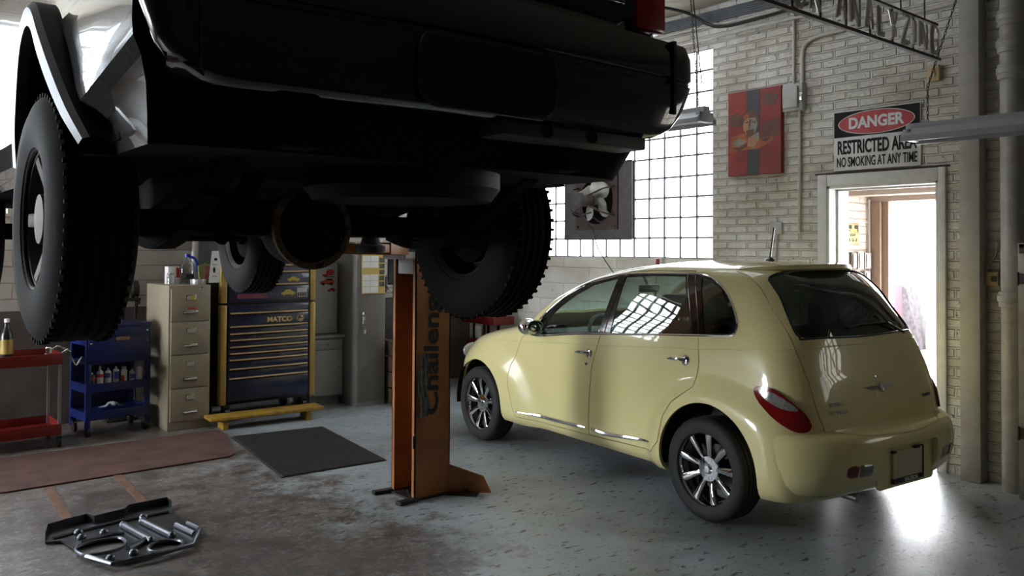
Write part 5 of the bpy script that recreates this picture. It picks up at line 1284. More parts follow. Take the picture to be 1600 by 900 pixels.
rg = B(); G = [[(x * 0.11, 0.07 * (v - .5) , 0.02 + 0.05 * math.sin(5 * x + 3 * v) ** 2 * (1 - abs(x))) for x in np.linspace(-1, 1, 12)] for v in np.linspace(0, 1, 8)]
rg.grid(G); tag(rg.build('shop_rag', mat('grey rag', (0.30, 0.30, 0.32), 0.9, var=0.4), loc=(2.05, 8.15, 0.205), smooth=60), 'crumpled grey rag on the bottom tray of the blue cart', 'rag')
for k in range(3):
    b = B(); b.box((0, 0, 0.0115), (0.24 - 0.02 * k, 0.17, 0.022), rz=0.1 * (k - 1) + 0.1, bev=0.003)
    tag(b.build('manual', mat('tan paper %d' % k, (0.36 - 0.04 * k, 0.28 - 0.03 * k, 0.18), 0.8, var=0.2), loc=(1.99, 8.18, 0.986 + 0.0235 * k)), ('thick tan manual at the bottom of the pile on the blue cart', 'tan manual in the middle of the pile on the blue cart', 'small tan manual on top of the pile on the blue cart')[k], 'book', 'pile of manuals on the blue cart')

# grinder stand behind the blue cart
gs = thing('grinder_stand', 'greasy black bench grinder stand behind the blue cart', 'grinder', (2.235, 8.62, 0))
b = B(); b.b2((-0.145, -0.11, 0), (0.145, 0.11, 0.03), 0.005); b.cyl((0, 0, 0.03), (0, 0, 1.15), 0.035, n=16); b.b2((-0.15, -0.11, 1.15), (0.15, 0.11, 1.18), 0.004)
for sx in (-1, 1): b.tube([(sx * 0.12, -0.08, 1.16), (sx * 0.09, -0.05, 0.6), (sx * 0.125, -0.09, 0.03)], 0.014, 8)
b.build('pedestal', GRM, gs)
b = B(); b.cyl((-0.10, 0, 1.26), (0.10, 0, 1.26), 0.065, n=20); b.b2((-0.07, -0.06, 1.18), (0.07, 0.06, 1.22)); b.build('motor', mat('greasy cream paint', (0.20, 0.17, 0.13), 0.6, var=0.8, scale=14, col2=(0.02, 0.018, 0.015)), gs)
for sx in (-1, 1):
    b = B(); b.cyl((sx * 0.105, 0, 1.26), (sx * 0.145, 0, 1.26), 0.085, n=24); b.cyl((sx * 0.115, -0.06, 1.19), (sx * 0.14, -0.09, 1.12), 0.015, n=8); b.build('wheel_guard', GRM, gs)
b = B(); b.box((0, 0, 1.40), (0.22, 0.16, 0.025), bev=0.004); b.b2((-0.02, -0.02, 1.31), (0.02, 0.02, 1.39)); b.build('top_tray', mat('dirty white tray', (0.45, 0.42, 0.36), 0.5, var=0.3), gs)
rb_ = thing('red_can', 'red can with a white lid on the tray of the grinder stand', 'can', (2.22, 8.60, 1.4135))
b = B(); b.lathe([(0, 0), (0.048, 0), (0.048, 0.10), (0.03, 0.115), (0, 0.115)], n=24); b.build('body', REDP, rb_)
b = B(); b.lathe([(0.03, 0.112), (0.03, 0.14), (0, 0.14)], n=16); b.build('lid', PAP, rb_)

# red tray cart at the far left
rdc = thing('tray_cart', 'red two-tray tool cart with grey legs at the left end of the back wall', 'cart', (1.17, 7.98, 0))
W, D = 0.385, 0.24
for z in (0.69, 0.105):
    b = B(); b.b2((-W, -D, z + 0.012), (W, D, z + 0.022)); b.b2((-W, -D - 0.003, z), (W, -D + 0.005, z + 0.092), 0.003); b.b2((-W, D - 0.005, z), (W, D, z + 0.092), 0.003); b.b2((-W, -D, z), (-W + 0.006, D, z + 0.092), 0.003); b.b2((W - 0.006, -D, z), (W, D, z + 0.092), 0.003); b.build('tray', REDP, rdc)
for sx in (-1, 1):
    for sy in (-1, 1):
        b = B(); b.box((sx * (W - 0.014), sy * (D - 0.016), 0.42), (0.022, 0.022, 0.66)); b.build('leg', STL, rdc)
        b = B(); b.cyl((sx * (W - 0.014) - 0.012, sy * (D - 0.016), 0.04), (sx * (W - 0.014) + 0.012, sy * (D - 0.016), 0.04), 0.04, n=16); b.box((sx * (W - 0.014), sy * (D - 0.016), 0.075), (0.03, 0.03, 0.035)); b.build('caster', BLK, rdc)
b = B(); b.tube([(W + 0.0, -0.18, 0.77), (W + 0.05, -0.18, 0.80), (W + 0.05, 0.18, 0.80), (W, 0.18, 0.77)], 0.011, 8); b.build('handle', CRM, rdc)
ab_ = thing('aerosol', 'chrome capped red aerosol standing in the top tray of the red cart', 'spray can', (1.46, 7.80, 0.7125))
b = B(); b.lathe([(0, 0), (0.028, 0), (0.028, 0.075), (0, 0.075)], n=20); b.build('body', REDP, ab_)
b = B(); b.lathe([(0.027, 0.075), (0.027, 0.115), (0.018, 0.125), (0, 0.125)], n=20); b.build('cap', CHR, ab_)
bt = thing('oil_bottle', 'dark bottle with a yellow label standing in the red tray cart', 'bottle', (1.185, 7.98, 0.7125))
b = B(); b.lathe([(0, 0), (0.045, 0), (0.047, 0.01), (0.047, 0.22), (0.03, 0.27), (0.018, 0.29), (0.018, 0.33), (0, 0.33)], n=24); b.build('body', BLK, bt)
b = B(); b.lathe([(0.0475, 0.07), (0.0475, 0.19)], (0, 0, 0), (0, 0, 1), 20, PI, 2 * PI); b.build('label_band', GOLD, bt)
b = B(); b.lathe([(0.02, 0.33), (0.02, 0.36), (0, 0.36)], n=16); b.build('cap', PAP, bt)
b = B(); b.tube(smooth_pts([(1.622, 7.80, 0.79), (1.64, 7.84, 0.74), (1.68, 7.86, 0.66), (1.72, 7.90, 0.70), (1.745, 7.93, 0.72)], 6), 0.006, 6)
tag(b.build('chain', CRM), 'loose steel chain slung between the red cart and the blue cart', 'chain')

# floor mats, rusty floor strips and the loose skid plate
b = B(); P = [(0.98, 6.53), (2.52, 6.545), (2.60, 6.62), (2.615, 6.80), (2.70, 7.02), (2.79, 7.30), (2.80, 7.55), (0.80, 7.60), (0.80, 6.60)]
b.prism(P, 'z', 0.0, 0.012); tag(b.build('carpet_mat', mat('worn red brown carpet', (0.10, 0.042, 0.028), 0.95, var=0.5, scale=5, bump=0.4, bscale=220), smooth=0), 'worn red-brown carpet mat on the floor before the carts and cabinet', 'mat')
b = B(); b.prism([(2.591, 5.727), (3.442, 5.678), (3.614, 7.094), (2.788, 7.212)], 'z', 0.0, 0.008); b.mi = 0
M0 = Vector((2.591, 5.727, 0.008)); e1 = Vector((3.442 - 2.591, 5.678 - 5.727, 0)); e2 = Vector((2.788 - 2.591, 7.212 - 5.727, 0)); e3 = Vector((3.614 - 3.442, 7.094 - 5.678, 0))
for k in range(58):
    t = (k + 0.5) / 58
    b.bar(M0 + e2 * t + e1 * 0.02, M0 + e1 + e3 * t - e1 * 0.02, 0.013, 0.012)
tag(b.build('ribbed_mat', mat('black ribbed rubber', (0.035, 0.031, 0.030), 0.7, var=0.4, scale=6), smooth=0), 'black ribbed rubber mat on the floor in front of the tool cabinet', 'mat')
for k, (p, q, lb) in enumerate((((1.228, 6.505), (1.165, 5.35), 'rusty flat floor strip nearer the left edge, running from the carpet mat'), ((1.684, 6.53), (1.63, 5.50), 'rusty flat floor strip running from the carpet mat to the right of the skid plate'))):
    b = B(); b.bar((p[0], p[1], 0.003), (q[0], q[1], 0.003), 0.055, 0.006); tag(b.build('floor_strip', mat('rust', (0.17, 0.075, 0.04), 0.75, var=0.5, scale=10)), lb, 'floor strip', 'rusty strips let into the floor')
sk = thing('skid_plate', 'stamped black metal skid plate lying on the stained floor', 'skid plate', (1.40, 5.10, 0))
SKM = mat('oily black steel', (0.10, 0.105, 0.12), 0.33, 0.75, var=0.5, scale=9, bump=0.15, bscale=60)
SKG = mat('grey worn steel', (0.15, 0.16, 0.185), 0.34, 0.85, var=0.3, scale=12)
def S(P, z): return [(x - 1.40, y - 5.10, z) for x, y in P]
OUT = [(0.985, 5.258), (1.022, 5.461), (1.127, 5.502), (1.245, 5.528), (1.28, 5.451), (1.463, 5.495), (1.5, 5.565), (1.742, 5.579), (1.741, 5.495), (1.711, 5.355), (1.714, 5.197), (1.736, 5.179), (1.756, 5.013), (1.724, 4.932), (1.62, 4.747), (1.253, 4.665), (1.209, 4.709), (1.124, 4.841), (1.078, 5.103), (1.056, 5.233)]
OV = [(1.401, 4.792), (1.444, 4.853), (1.513, 4.854), (1.567, 4.804), (1.572, 4.751), (1.523, 4.693), (1.452, 4.682), (1.4, 4.73)]
BIG = [(1.087, 5.013), (1.128, 5.075), (1.221, 5.092), (1.315, 5.064), (1.331, 4.978), (1.299, 4.905), (1.232, 4.865), (1.139, 4.878), (1.094, 4.921)]
pb = B(); pb.prism([(x - 1.40, y - 5.10) for x, y in OUT], 'z', 0.012, 0.020)
po = cutter(pb); cs = []
for H in (OV, BIG):
    q = B(); q.prism([(p.x, p.y) for p in smooth_pts(S(H, 0), 4, True)], 'z', -0.1, 0.1); cs.append(cutter(q))
boolean(po, cs); kill(*cs); finish(po, 'plate', SKM, sk)
b = B()
for H in (OV, BIG): b.tube(smooth_pts(S(H, 0.022), 5, True), 0.010, 8, True)
b.build('opening_rims', SKG, sk)
b = B(); FLN = [(0.99, 5.286), (1.028, 5.435), (1.140, 5.475), (1.247, 5.497), (1.275, 5.430), (1.454, 5.463), (1.494, 5.529), (1.73, 5.544), (1.728, 5.445)]
b.grid([S(FLN, 0.0), S(FLN, 0.065), [(x, y + 0.012, z) for x, y, z in S(FLN, 0.065)], [(x, y + 0.012, z) for x, y, z in S(FLN, 0.0)]], closeu=True); b.build('back_flange', SKM, sk)
b = B()
for P in ([(1.387, 5.244), (1.437, 4.873)], [(1.496, 5.25), (1.552, 4.881)]):
    b = B(); Q = S(P, 0.035); b.tube([Q[0], Q[1]], 0.019, 10); b.sphere(Q[0], 0.023, 14, 8); b.sphere(Q[1], 0.023, 14, 8); b.build('pressed_rib', SKG, sk)
for x, y in ((1.157, 5.287), (1.152, 5.188), (1.271, 5.195), (1.312, 4.754), (1.194, 4.745), (1.527, 5.341)): b = B(); b.sphere(S([(x, y)], 0.028)[0], (0.026, 0.026, 0.022), 16, 10); b.build('pressed_dome', SKG, sk)
b = B()
for P, r in (([(1.025, 5.279), (1.154, 5.312), (1.371, 5.354), (1.679, 5.36)], 0.010), ([(1.103, 4.855), (1.182, 4.662), (1.239, 4.644), (1.427, 4.654), (1.599, 4.687), (1.72, 4.92)], 0.013), ([(1.303, 4.826), (1.429, 4.917)], 0.018), ([(1.634, 5.067), (1.666, 4.845)], 0.016), ([(1.70, 5.067), (1.721, 4.92)], 0.013), ([(1.13, 5.11), (1.30, 5.15), (1.36, 5.12)], 0.010)): b.tube(S(P, 0.020 + r * 0.6), r, 8)
b.build('edge_rails', SKG, sk)
for k in range(10):
    pass

# ------------------------------------------------------------------ on the wall with the doorway
PIPEW = mat('painted conduit', (0.50, 0.47, 0.42), 0.45, var=0.15, scale=20)
# exhaust fan filling a hole in the glass blocks
ef = thing('exhaust_fan', 'rusty exhaust fan on a grey sheet set into the glass block window', 'fan', (WX, 6.42, 2.205))
b = B(); G_ = 0.508; F_ = 0.31
for y0, y1, z0, z1 in ((-G_, G_, F_, 0.41), (-G_, G_, -0.42, -F_), (-G_, -F_, -F_, F_), (F_, G_, -F_, F_)): b.b2((-0.012, y0, z0), (0.018, y1, z1))
b.tube([(-0.014, -G_, -0.42), (-0.014, G_, -0.42), (-0.014, G_, 0.41), (-0.014, -G_, 0.41)], 0.010, 6, True)
for y in (-0.47, 0.47, 0):
    for z in (-0.38, 0.37): b.sphere((-0.013, y, z), 0.008, 8, 6)
b.build('mounting_sheet', mat('weathered grey sheet', (0.085, 0.075, 0.072), 0.6, 0.3, var=0.35, scale=16, bump=0.1), ef)
RST = mat('rusty fan paint', (0.045, 0.022, 0.018), 0.7, var=0.5, scale=12)
b = B()
n = 48; R0 = 0.255; outer = []
for k in range(n):
    t = 2 * PI * k / n; c, s = math.cos(t), math.sin(t); m = 0.315 / max(abs(c), abs(s)); outer.append((m * c, m * s))
V = [(-0.03, y, z) for y, z in outer] + [(-0.03, R0 * math.cos(2 * PI * k / n), R0 * math.sin(2 * PI * k / n)) for k in range(n)] + [(0.06, R0 * math.cos(2 * PI * k / n), R0 * math.sin(2 * PI * k / n)) for k in range(n)] + [(0.0, y, z) for y, z in outer]
F = []
for k in range(n):
    k2 = (k + 1) % n
    F += [(k, k2, n + k2, n + k), (n + k, n + k2, 2 * n + k2, 2 * n + k), (k, 3 * n + k, 3 * n + k2, k2)]
b.raw(V, F)
for y in (-0.28, 0.28):
    for z in (-0.28, 0.28): b.sphere((-0.032, y, z), 0.010, 8, 6)
b.build('fan_frame', RST, ef)
b = B()
for k in range(4):
    a = 2 * PI * k / 4 + 0.55; G = []
    for r, w in ((0.03, 0.03), (0.08, 0.07), (0.14, 0.105), (0.19, 0.11), (0.225, 0.085), (0.235, 0.03)):
        row = []
        for u in np.linspace(-1, 1, 7):
            t = a + u * w / max(r, 0.09); row.append((-0.055 + 0.045 * u, r * math.cos(t), r * math.sin(t)))
        G.append(row)
    b.grid(G); b.grid([[(x + 0.003, y, z) for x, y, z in r] for r in G], flip=True)
b.lathe([(0, -0.09), (0.035, -0.085), (0.04, -0.03), (0, -0.02)], (0, 0, 0), (1, 0, 0), 20)
b.build('fan_blades', mat('pale fan blade', (0.42, 0.40, 0.36), 0.4, 0.3, var=0.3), ef, smooth=60)
b = B(); b.cyl((-0.30, 0.03, 0.0), (-0.10, 0.0, 0.0), 0.066, n=22); b.b2((-0.36, -0.05, -0.06), (-0.27, 0.10, 0.075), 0.008); b.build('motor', mat('old motor paint', (0.05, 0.038, 0.034), 0.6, var=0.5, scale=14), ef)
b = B()
for y, z in ((0.28, 0.15), (-0.28, 0.15), (0.28, -0.17), (-0.28, -0.17)):
    b.tube([(-0.03, y, z), (-0.17, y * 0.85, z * 0.8), (-0.20, 0.05 * math.copysign(1, y), z * 0.35)], 0.010, 6)
b.build('motor_bracket', RST, ef)
b = B(); P = [(-0.25, 0.02, -0.06), (-0.20, 0.0, -0.20), (-0.10, -0.02, -0.32), (-0.06, -0.05, -0.5), (-0.05, -0.13, -0.62), (-0.05, -0.28, -0.78)]; b.tube(smooth_pts(P, 6), 0.006, 6); b.tube(smooth_pts([(-0.33, 0.09, -0.04), (-0.28, 0.12, -0.12), (-0.2, 0.05, -0.15), (-0.12, -0.02, -0.13)], 5), 0.006, 6); b.build('power_cord', BLK, ef)

# painting: a cubist portrait of flat colour patches on red and grey bands
pt = thing('painting', 'unframed red and grey canvas with an angular seated figure hung on the brick wall', 'painting', (WX, 4.395, 2.36))
PR = mat('red oil paint', (0.26, 0.018, 0.012), 0.55, var=0.45, scale=6, bump=0.1); PG = mat('charcoal oil paint', (0.05, 0.052, 0.055), 0.6, var=0.4, scale=8); PTN = mat('tan oil paint', (0.38, 0.22, 0.12), 0.6, var=0.35, scale=12); PBR = mat('brown oil paint', (0.13, 0.05, 0.03), 0.6, var=0.4, scale=12); PGY = mat('grey green oil paint', (0.26, 0.25, 0.20), 0.6, var=0.4, scale=14); POR = mat('orange oil paint', (0.36, 0.10, 0.03), 0.6, var=0.4)
b = B()
b.mi = 0; b.b2((-0.055, -0.277, 0), (-0.004, 0.277, 0.776))
def pp(mi, P, d=0.0): # u from left (0) to right (1), v from the top
    b.mi = mi; b.prism([(0.277 - u * 0.554, 0.776 - v * 0.776) for u, v in P], 'x', -0.0565 - d, -0.0548)
pp(1, [(0.36, 0), (0.62, 0), (0.60, 1), (0.38, 1)])
pp(3, [(0.02, 0.28), (0.18, 0.24), (0.34, 0.36), (0.24, 0.42), (0.02, 0.40)]); pp(3, [(0.66, 0.42), (0.97, 0.36), (0.97, 0.56), (0.62, 0.62)], 0.0003); pp(3, [(0.70, 0.04), (0.96, 0.10), (0.90, 0.22), (0.66, 0.18)], 0.0003)
pp(5, [(0.06, 0.53), (0.34, 0.50), (0.44, 0.60), (0.86, 0.56), (0.88, 0.62), (0.58, 0.70), (0.30, 0.70), (0.04, 0.72)], 0.0008)
pp(3, [(0.24, 0.34), (0.32, 0.26), (0.46, 0.235), (0.56, 0.27), (0.60, 0.36), (0.59, 0.44), (0.54, 0.40), (0.36, 0.42), (0.27, 0.42)], 0.0010)
pp(2, [(0.30, 0.37), (0.38, 0.32), (0.44, 0.33), (0.41, 0.47), (0.38, 0.54), (0.30, 0.46)], 0.0016); pp(4, [(0.44, 0.33), (0.54, 0.33), (0.57, 0.42), (0.52, 0.52), (0.41, 0.47)], 0.0016); pp(5, [(0.30, 0.30), (0.38, 0.27), (0.42, 0.31), (0.32, 0.36)], 0.0018)
pp(3, [(0.36, 0.47), (0.50, 0.46), (0.52, 0.54), (0.44, 0.60), (0.36, 0.55)], 0.0020); pp(3, [(0.42, 0.34), (0.46, 0.35), (0.43, 0.44), (0.40, 0.46)], 0.0020); pp(3, [(0.31, 0.385), (0.40, 0.365), (0.40, 0.385)], 0.0020); pp(3, [(0.46, 0.375), (0.55, 0.375), (0.52, 0.395)], 0.0020)
pp(2, [(0.40, 0.56), (0.55, 0.52), (0.60, 0.60), (0.50, 0.68), (0.38, 0.66)], 0.0022); pp(4, [(0.50, 0.53), (0.60, 0.50), (0.61, 0.60), (0.55, 0.58)], 0.0024)
pp(4, [(0.08, 0.60), (0.22, 0.55), (0.34, 0.62), (0.20, 0.66)], 0.0022); pp(3, [(0.06, 0.66), (0.24, 0.66), (0.36, 0.62), (0.38, 0.66), (0.22, 0.71)], 0.0024); pp(2, [(0.24, 0.57), (0.36, 0.58), (0.34, 0.62), (0.26, 0.61)], 0.0024); pp(3, [(0.62, 0.60), (0.84, 0.57), (0.74, 0.63)], 0.0012)
b.build('canvas', [PR, PG, PTN, PBR, PGY, POR], pt, smooth=0)

# disconnect box and its conduits
db_ = thing('switch_box', 'grey electrical disconnect box on the brick wall beside the painting', 'electrical box', (WX, 3.985, 2.89))
b = B(); b.b2((-0.075, -0.085, 0), (0.0, 0.105, 0.235), 0.006); b.build('box', mat('grey box enamel', (0.42, 0.41, 0.39), 0.4, var=0.2), db_)
b = B(); b.b2((-0.105, -0.055, 0.02), (-0.07, 0.095, 0.215), 0.016); b.build('cover', MATS['grey box enamel'], db_)
b = B(); b.box((-0.09, -0.085, 0.11), (0.02, 0.03, 0.07), bev=0.004); b.build('lever', CRM, db_)
def conduit(P, r, label, rigid=True):
    b = B(); b.tube(smooth_pts(P, 8), r, 10); return tag(b.build('conduit', PIPEW), label, 'conduit')
cxx = WX - 0.022
conduit([(cxx, 8.6, 3.855), (cxx, 5.5, 3.835), (cxx, 4.25, 3.815), (cxx, 4.10, 3.805), (cxx, 4.025, 3.77), (cxx, 4.012, 3.69), (cxx, 4.012, 3.4), (cxx, 4.012, 3.118)], 0.013, 'upper conduit that runs under the ceiling and bends down into the disconnect box')
conduit([(cxx - 0.034, 8.6, 3.70), (cxx - 0.034, 5.3, 3.70), (cxx - 0.034, 4.0, 3.705), (cxx - 0.034, 3.0, 3.70), (cxx - 0.034, 2.65, 3.70)], 0.013, 'long straight conduit crossing the brick wall above the painting')
conduit([(cxx, 3.93, 3.115), (cxx, 3.93, 3.36), (cxx, 3.91, 3.45), (cxx, 3.84, 3.50), (cxx, 3.70, 3.515), (cxx, 3.35, 3.525), (cxx - 0.01, 2.68, 3.55), (cxx - 0.13, 2.58, 3.555), (cxx - 0.135, 2.44, 3.56)], 0.016, 'conduit that leaves the disconnect box and bends right behind the neon sign')
conduit([(cxx, 3.955, 2.90), (cxx, 3.955, 2.4), (cxx, 3.96, 1.83)], 0.014, 'short vertical conduit below the disconnect box')
b = B()
for k in range(6): b.tube([(WX - 0.03 - 0.004 * (k % 2), 8.6, 3.878 + 0.019 * k), (WX - 0.03, 5.6, 3.872 + 0.019 * k), (WX - 0.03, 4.2, 3.855 + 0.019 * k), (WX - 0.03, 3.4, 3.85 + 0.012 * k)], 0.009, 6)
tag(b.build('cable_bundle', mat('dusty grey cable', (0.13, 0.14, 0.15), 0.7, var=0.3)), 'bundle of dusty grey cables running along the wall under the ceiling', 'cable')
b = B(); b.tube(smooth_pts([(6.0, 5.3, CZ), (6.3, 5.02, 3.94), (6.42, 4.84, 3.81), (6.44, 4.70, 3.765), (6.47, 4.45, 3.765), (6.47, 3.9, 3.79), (6.45, 3.3, 3.86)], 8), 0.016, 8)
tag(b.build('hanging_cable', BLK), 'thick black cable drooping from the ceiling to the wall above the painting', 'cable')
b = B(); b.b2((-0.03, -0.06, -0.055), (0.0, 0.06, 0.055), 0.006); b.tube([(-0.012, -0.01, -0.05), (-0.012, 0.01, -0.30)], 0.010, 8); tag(b.build('outlet_box', MATS['grey box enamel'], loc=(WX, 4.19, 1.87)), 'small grey outlet box on the brick wall above the car roof', 'outlet box')
b = B(); b.b2((-0.05, -0.045, -0.06), (0.0, 0.045, 0.06), 0.005); b.b2((-0.058, -0.02, -0.03), (-0.05, 0.02, 0.03), 0.003); tag(b.build('junction_box', mat('yellowed plastic', (0.48, 0.36, 0.20), 0.5, var=0.15), loc=(WX, 2.815, 3.035)), 'yellowed plastic box high on the wall right of the neon sign', 'junction box')

# danger sign
ds = thing('danger_sign', 'white and black DANGER RESTRICTED AREA sign with a red oval above the doorway', 'sign', (WX - 0.004, 3.281, 2.341))
SW, SH = 0.722, 0.493
b = B(); b.b2((-0.012, -SW / 2, 0), (0, SW / 2, SH), 0.003); b.build('panel', mat('white sign enamel', (0.62, 0.62, 0.63), 0.4, var=0.1), ds)
b = B(); b.b2((-0.0135, -SW / 2 + 0.006, SH * 0.56), (-0.0115, SW / 2 - 0.006, SH - 0.006)); b.build('black_band', DKP, ds, smooth=0)
def ell(ry, rz, x0, x1, name, m_, cz=SH * 0.775):
    b = B(); b.prism([(ry * math.cos(t), cz + rz * math.sin(t)) for t in np.linspace(0, 2 * PI, 61)[:-1]], 'x', x0, x1); return b.build(name, m_, ds, smooth=0)
SGW = MATS['white sign enamel']
ell(0.318, 0.098, -0.0148, -0.013, 'oval_outline', SGW); ell(0.311, 0.092, -0.016, -0.0145, 'red_oval', mat('sign red', (0.42, 0.02, 0.03), 0.4))
b = B(); put_text(b, 'DANGER', (-0.0172, 0.0, SH * 0.772), (0, -1, 0), (0, 0, 1), 0.125, bold=0.005, width=0.46); b.build('lettering', SGW, ds, smooth=0)
b = B(); put_text(b, 'RESTRICTED AREA', (-0.0145, 0.0, SH * 0.375), (0, -1, 0), (0, 0, 1), 0.155, bold=0.0042, width=0.655); put_text(b, 'NO SMOKING AT ANY TIME', (-0.0145, 0.0, SH * 0.13), (0, -1, 0), (0, 0, 1), 0.115, bold=0.0014, width=0.665); b.build('lettering', DKP, ds, smooth=0)

# neon sign hanging across the bay
ns = thing('neon_sign', 'unlit double-stroke neon tube sign on a dark rail hanging near the ceiling', 'neon sign', (4.70, 2.0, 2.725))
NT = mat('unlit neon tube', (0.66, 0.62, 0.56), 0.25, var=0.2, coat=0.5); NR = mat('dark sign rail', (0.05, 0.03, 0.025), 0.6, var=0.4)
b = B(); b.bar((-1.95, 0, 0), (0.0, 0, 0), 0.022, 0.016); b.bar((-1.95, 0, 0.185), (-0.03, 0, 0.185), 0.022, 0.012)
for x in np.linspace(-1.9, -0.05, 9): b.bar((x, 0.01, 0), (x, 0.01, 0.185), 0.008, 0.008)
b.build('rail', NR, ns)
GL = {'O': [[(0, .25), (0, .75), (.25, 1), (.75, 1), (1, .75), (1, .25), (.75, 0), (.25, 0), (0, .25)]], 'M': [[(0, 0), (0, 1), (.5, .35), (1, 1), (1, 0)]], 'T': [[(0, 1), (1, 1)], [(.5, 1), (.5, 0)]], 'R': [[(0, 0), (0, 1), (.75, 1), (1, .8), (.75, .52), (0, .5)], [(.45, .5), (1, 0)]],
      'A': [[(0, 0), (.45, 1), (.55, 1), (1, 0)], [(.25, .38), (.75, .38)]], 'N': [[(0, 0), (0, 1), (1, 0), (1, 1)]], 'L': [[(0, 1), (0, 0), (1, 0)]], 'Y': [[(0, 1), (.5, .45), (1, 1)], [(.5, .45), (.5, 0)]], 'Z': [[(0, 1), (1, 1), (0, 0), (1, 0)]], 'I': [[(.5, 0), (.5, 1)]], 'G': [[(1, .8), (.75, 1), (.25, 1), (0, .75), (0, .25), (.25, 0), (.75, 0), (1, .2), (1, .48), (.6, .48)]]}
x = -1.86
for ch in 'MOTOR ANALYZING':
    if ch == ' ': x += 0.09; continue
    w = {'I': 0.02, 'L': 0.065}.get(ch, 0.08)
    b = B()
    for st in GL[ch]:
        for off in (0.0, 0.022):
            P = [(x + px * w + off * (0.5 - px) * 0.9 * 2 * 0.5, -0.018 - 0.006 * (off > 0), 0.016 + off * 0.45 + pz * (0.150 - off * 0.9)) for px, pz in st]
            Q = []
            for i in range(len(P) - 1):
                a_, c_ = Vector(P[i]), Vector(P[i + 1]); Q += [a_.lerp(c_, 0.08), a_.lerp(c_, 0.5), a_.lerp(c_, 0.92)]
            b.tube(smooth_pts(Q, 3), 0.0075, 6)
    b.tube([(x + w * 0.5, -0.018, 0.02), (x + w * 0.5, 0.0, 0.02)], 0.004, 5)
    b.build('letter_tube', NT, ns); x += w + 0.051
b = B()
for px, top in ((-0.44, -0.5), (-0.17, -0.17), (-1.7, -1.7)): b.tube([(px, 0, 0.185), (top, 0, CZ - 2.725)], 0.004, 5)
b.build('hanger_wire', BLK, ns)
hb_ = thing('ceiling_heater', 'dark box hanging from the ceiling above the right end of the neon sign', 'heater', (4.75, 2.35, 3.38))
b = B(); b.b2((-0.22, -0.2, 0), (0.22, 0.2, 0.36), 0.03); b.build('housing', mat('dusty dark housing', (0.06, 0.05, 0.04), 0.7, var=0.4), hb_)
b = B()
for sx in (-1, 1): b.cyl((sx * 0.15, 0, 0.35), (sx * 0.15, 0, CZ - 3.38), 0.008, n=8)
b.build('hanger_rod', BLK, hb_)

# fluorescent fittings
def fluoro(loc, L_, label, links):
    t_ = thing('fluorescent_light', label, 'light', loc, 0, 'white strip lights hung along the bay')
    b = B(); S_ = [(-0.030, 0.062), (0.030, 0.062), (0.034, 0.03), (0.105, -0.02), (0.108, -0.055), (0.102, -0.055), (0.095, -0.022), (0.030, 0.022), (-0.030, 0.022), (-0.095, -0.022), (-0.102, -0.055), (-0.108, -0.055), (-0.105, -0.02), (-0.034, 0.03)]
    b.prism(S_, 'y', 0, -L_); b.build('reflector', mat('white fitting enamel', (0.56, 0.58, 0.62), 0.35, var=0.08), t_)
    b = B()
    for sx in (-1, 1): b.cyl((sx * 0.05, -0.05, -0.02), (sx * 0.05, -L_ + 0.05, -0.02), 0.016, n=14)
    b.build('tube_lamp', mat('unlit white tube', (0.62, 0.64, 0.66), 0.2), t_)
    for y in (-0.02, -L_ + 0.02): b = B(); b.b2((-0.075, y - 0.02, -0.045), (0.075, y + 0.02, 0.025), 0.006); b.build('end_cap', MATS['white fitting enamel'], t_)
    b = B()
    for (p, q) in links:
        p = Vector(p); q = Vector(q); n_ = int((q - p).length / 0.022)
        for i in range(n_):
            c = p.lerp(q, (i + 0.5) / n_); d = (q - p).normalized(); u = d.orthogonal().normalized(); w = d.cross(u); a = u if i % 2 else w
            b.tube([c + d * 0.014 * math.cos(t) + a * 0.006 * math.sin(t) for t in np.linspace(0, 2 * PI, 9)[:-1]], 0.0025, 4, True)
    b.build('chain', BLK, t_)
    return t_
fluoro((5.2, 2.40, 2.40), 1.22, 'white strip light hung on a chain in front of the DANGER sign', [((0, -0.12, 0.06), (0, -0.12, 0.28)), ((0, -0.12, 0.28), (0, -0.33, 0.90)), ((0, -0.33, 0.90), (0, -0.50, CZ - 2.40)), ((0, -1.10, 0.06), (0, -1.10, CZ - 2.40))])
f2 = fluoro((4.6, 4.70, 2.585), 1.22, 'white strip light hung beyond the truck before the glass block window', [((0, -1.15, 0.06), (0.0, -1.03, CZ - 2.585)), ((0, -0.1, 0.06), (0, -0.1, CZ - 2.585))])

b = B(); b.tube([(0.01, -1.03, CZ - 2.585), (0.01, -1.10, 0.8), (0.01, -1.17, 0.23)], 0.004, 5); b.build('pull_cord', BLK, f2)
# drain pipe, white cupboard and sockets at the right edge
dp = thing('drain_pipe', 'thick painted cast iron drain pipe standing beside the pilaster', 'pipe', (6.42, 2.235, 0))
b = B(); b.cyl((0, 0, 0), (0, 0, CZ), 0.076, n=32); b.build('pipe', mat('painted iron pipe', (0.42, 0.395, 0.37), 0.35, var=0.2, scale=14, bump=0.1), dp)
for z in (3.31, 3.12, 2.93, 1.33):
    b = B(); b.lathe([(0.077, -0.05), (0.090, -0.045), (0.092, -0.01), (0.099, -0.005), (0.099, 0.035), (0.092, 0.04), (0.09, 0.06), (0.077, 0.066)], (0, 0, z), (0, 0, 1), 32); b.build('collar', MATS['painted iron pipe'], dp)
wc = thing('wall_cabinet', 'white painted wooden cupboard with an iron hinge at the right edge before the drain pipe', 'cupboard', (6.245, 1.86, 0))
b = B(); b.b2((0.0, -0.42, 0.0), (0.28, 0.285, 1.73), 0.004); b.build('body', mat('cream painted wood', (0.38, 0.35, 0.30), 0.5, var=0.25, scale=9, bump=0.15), wc)
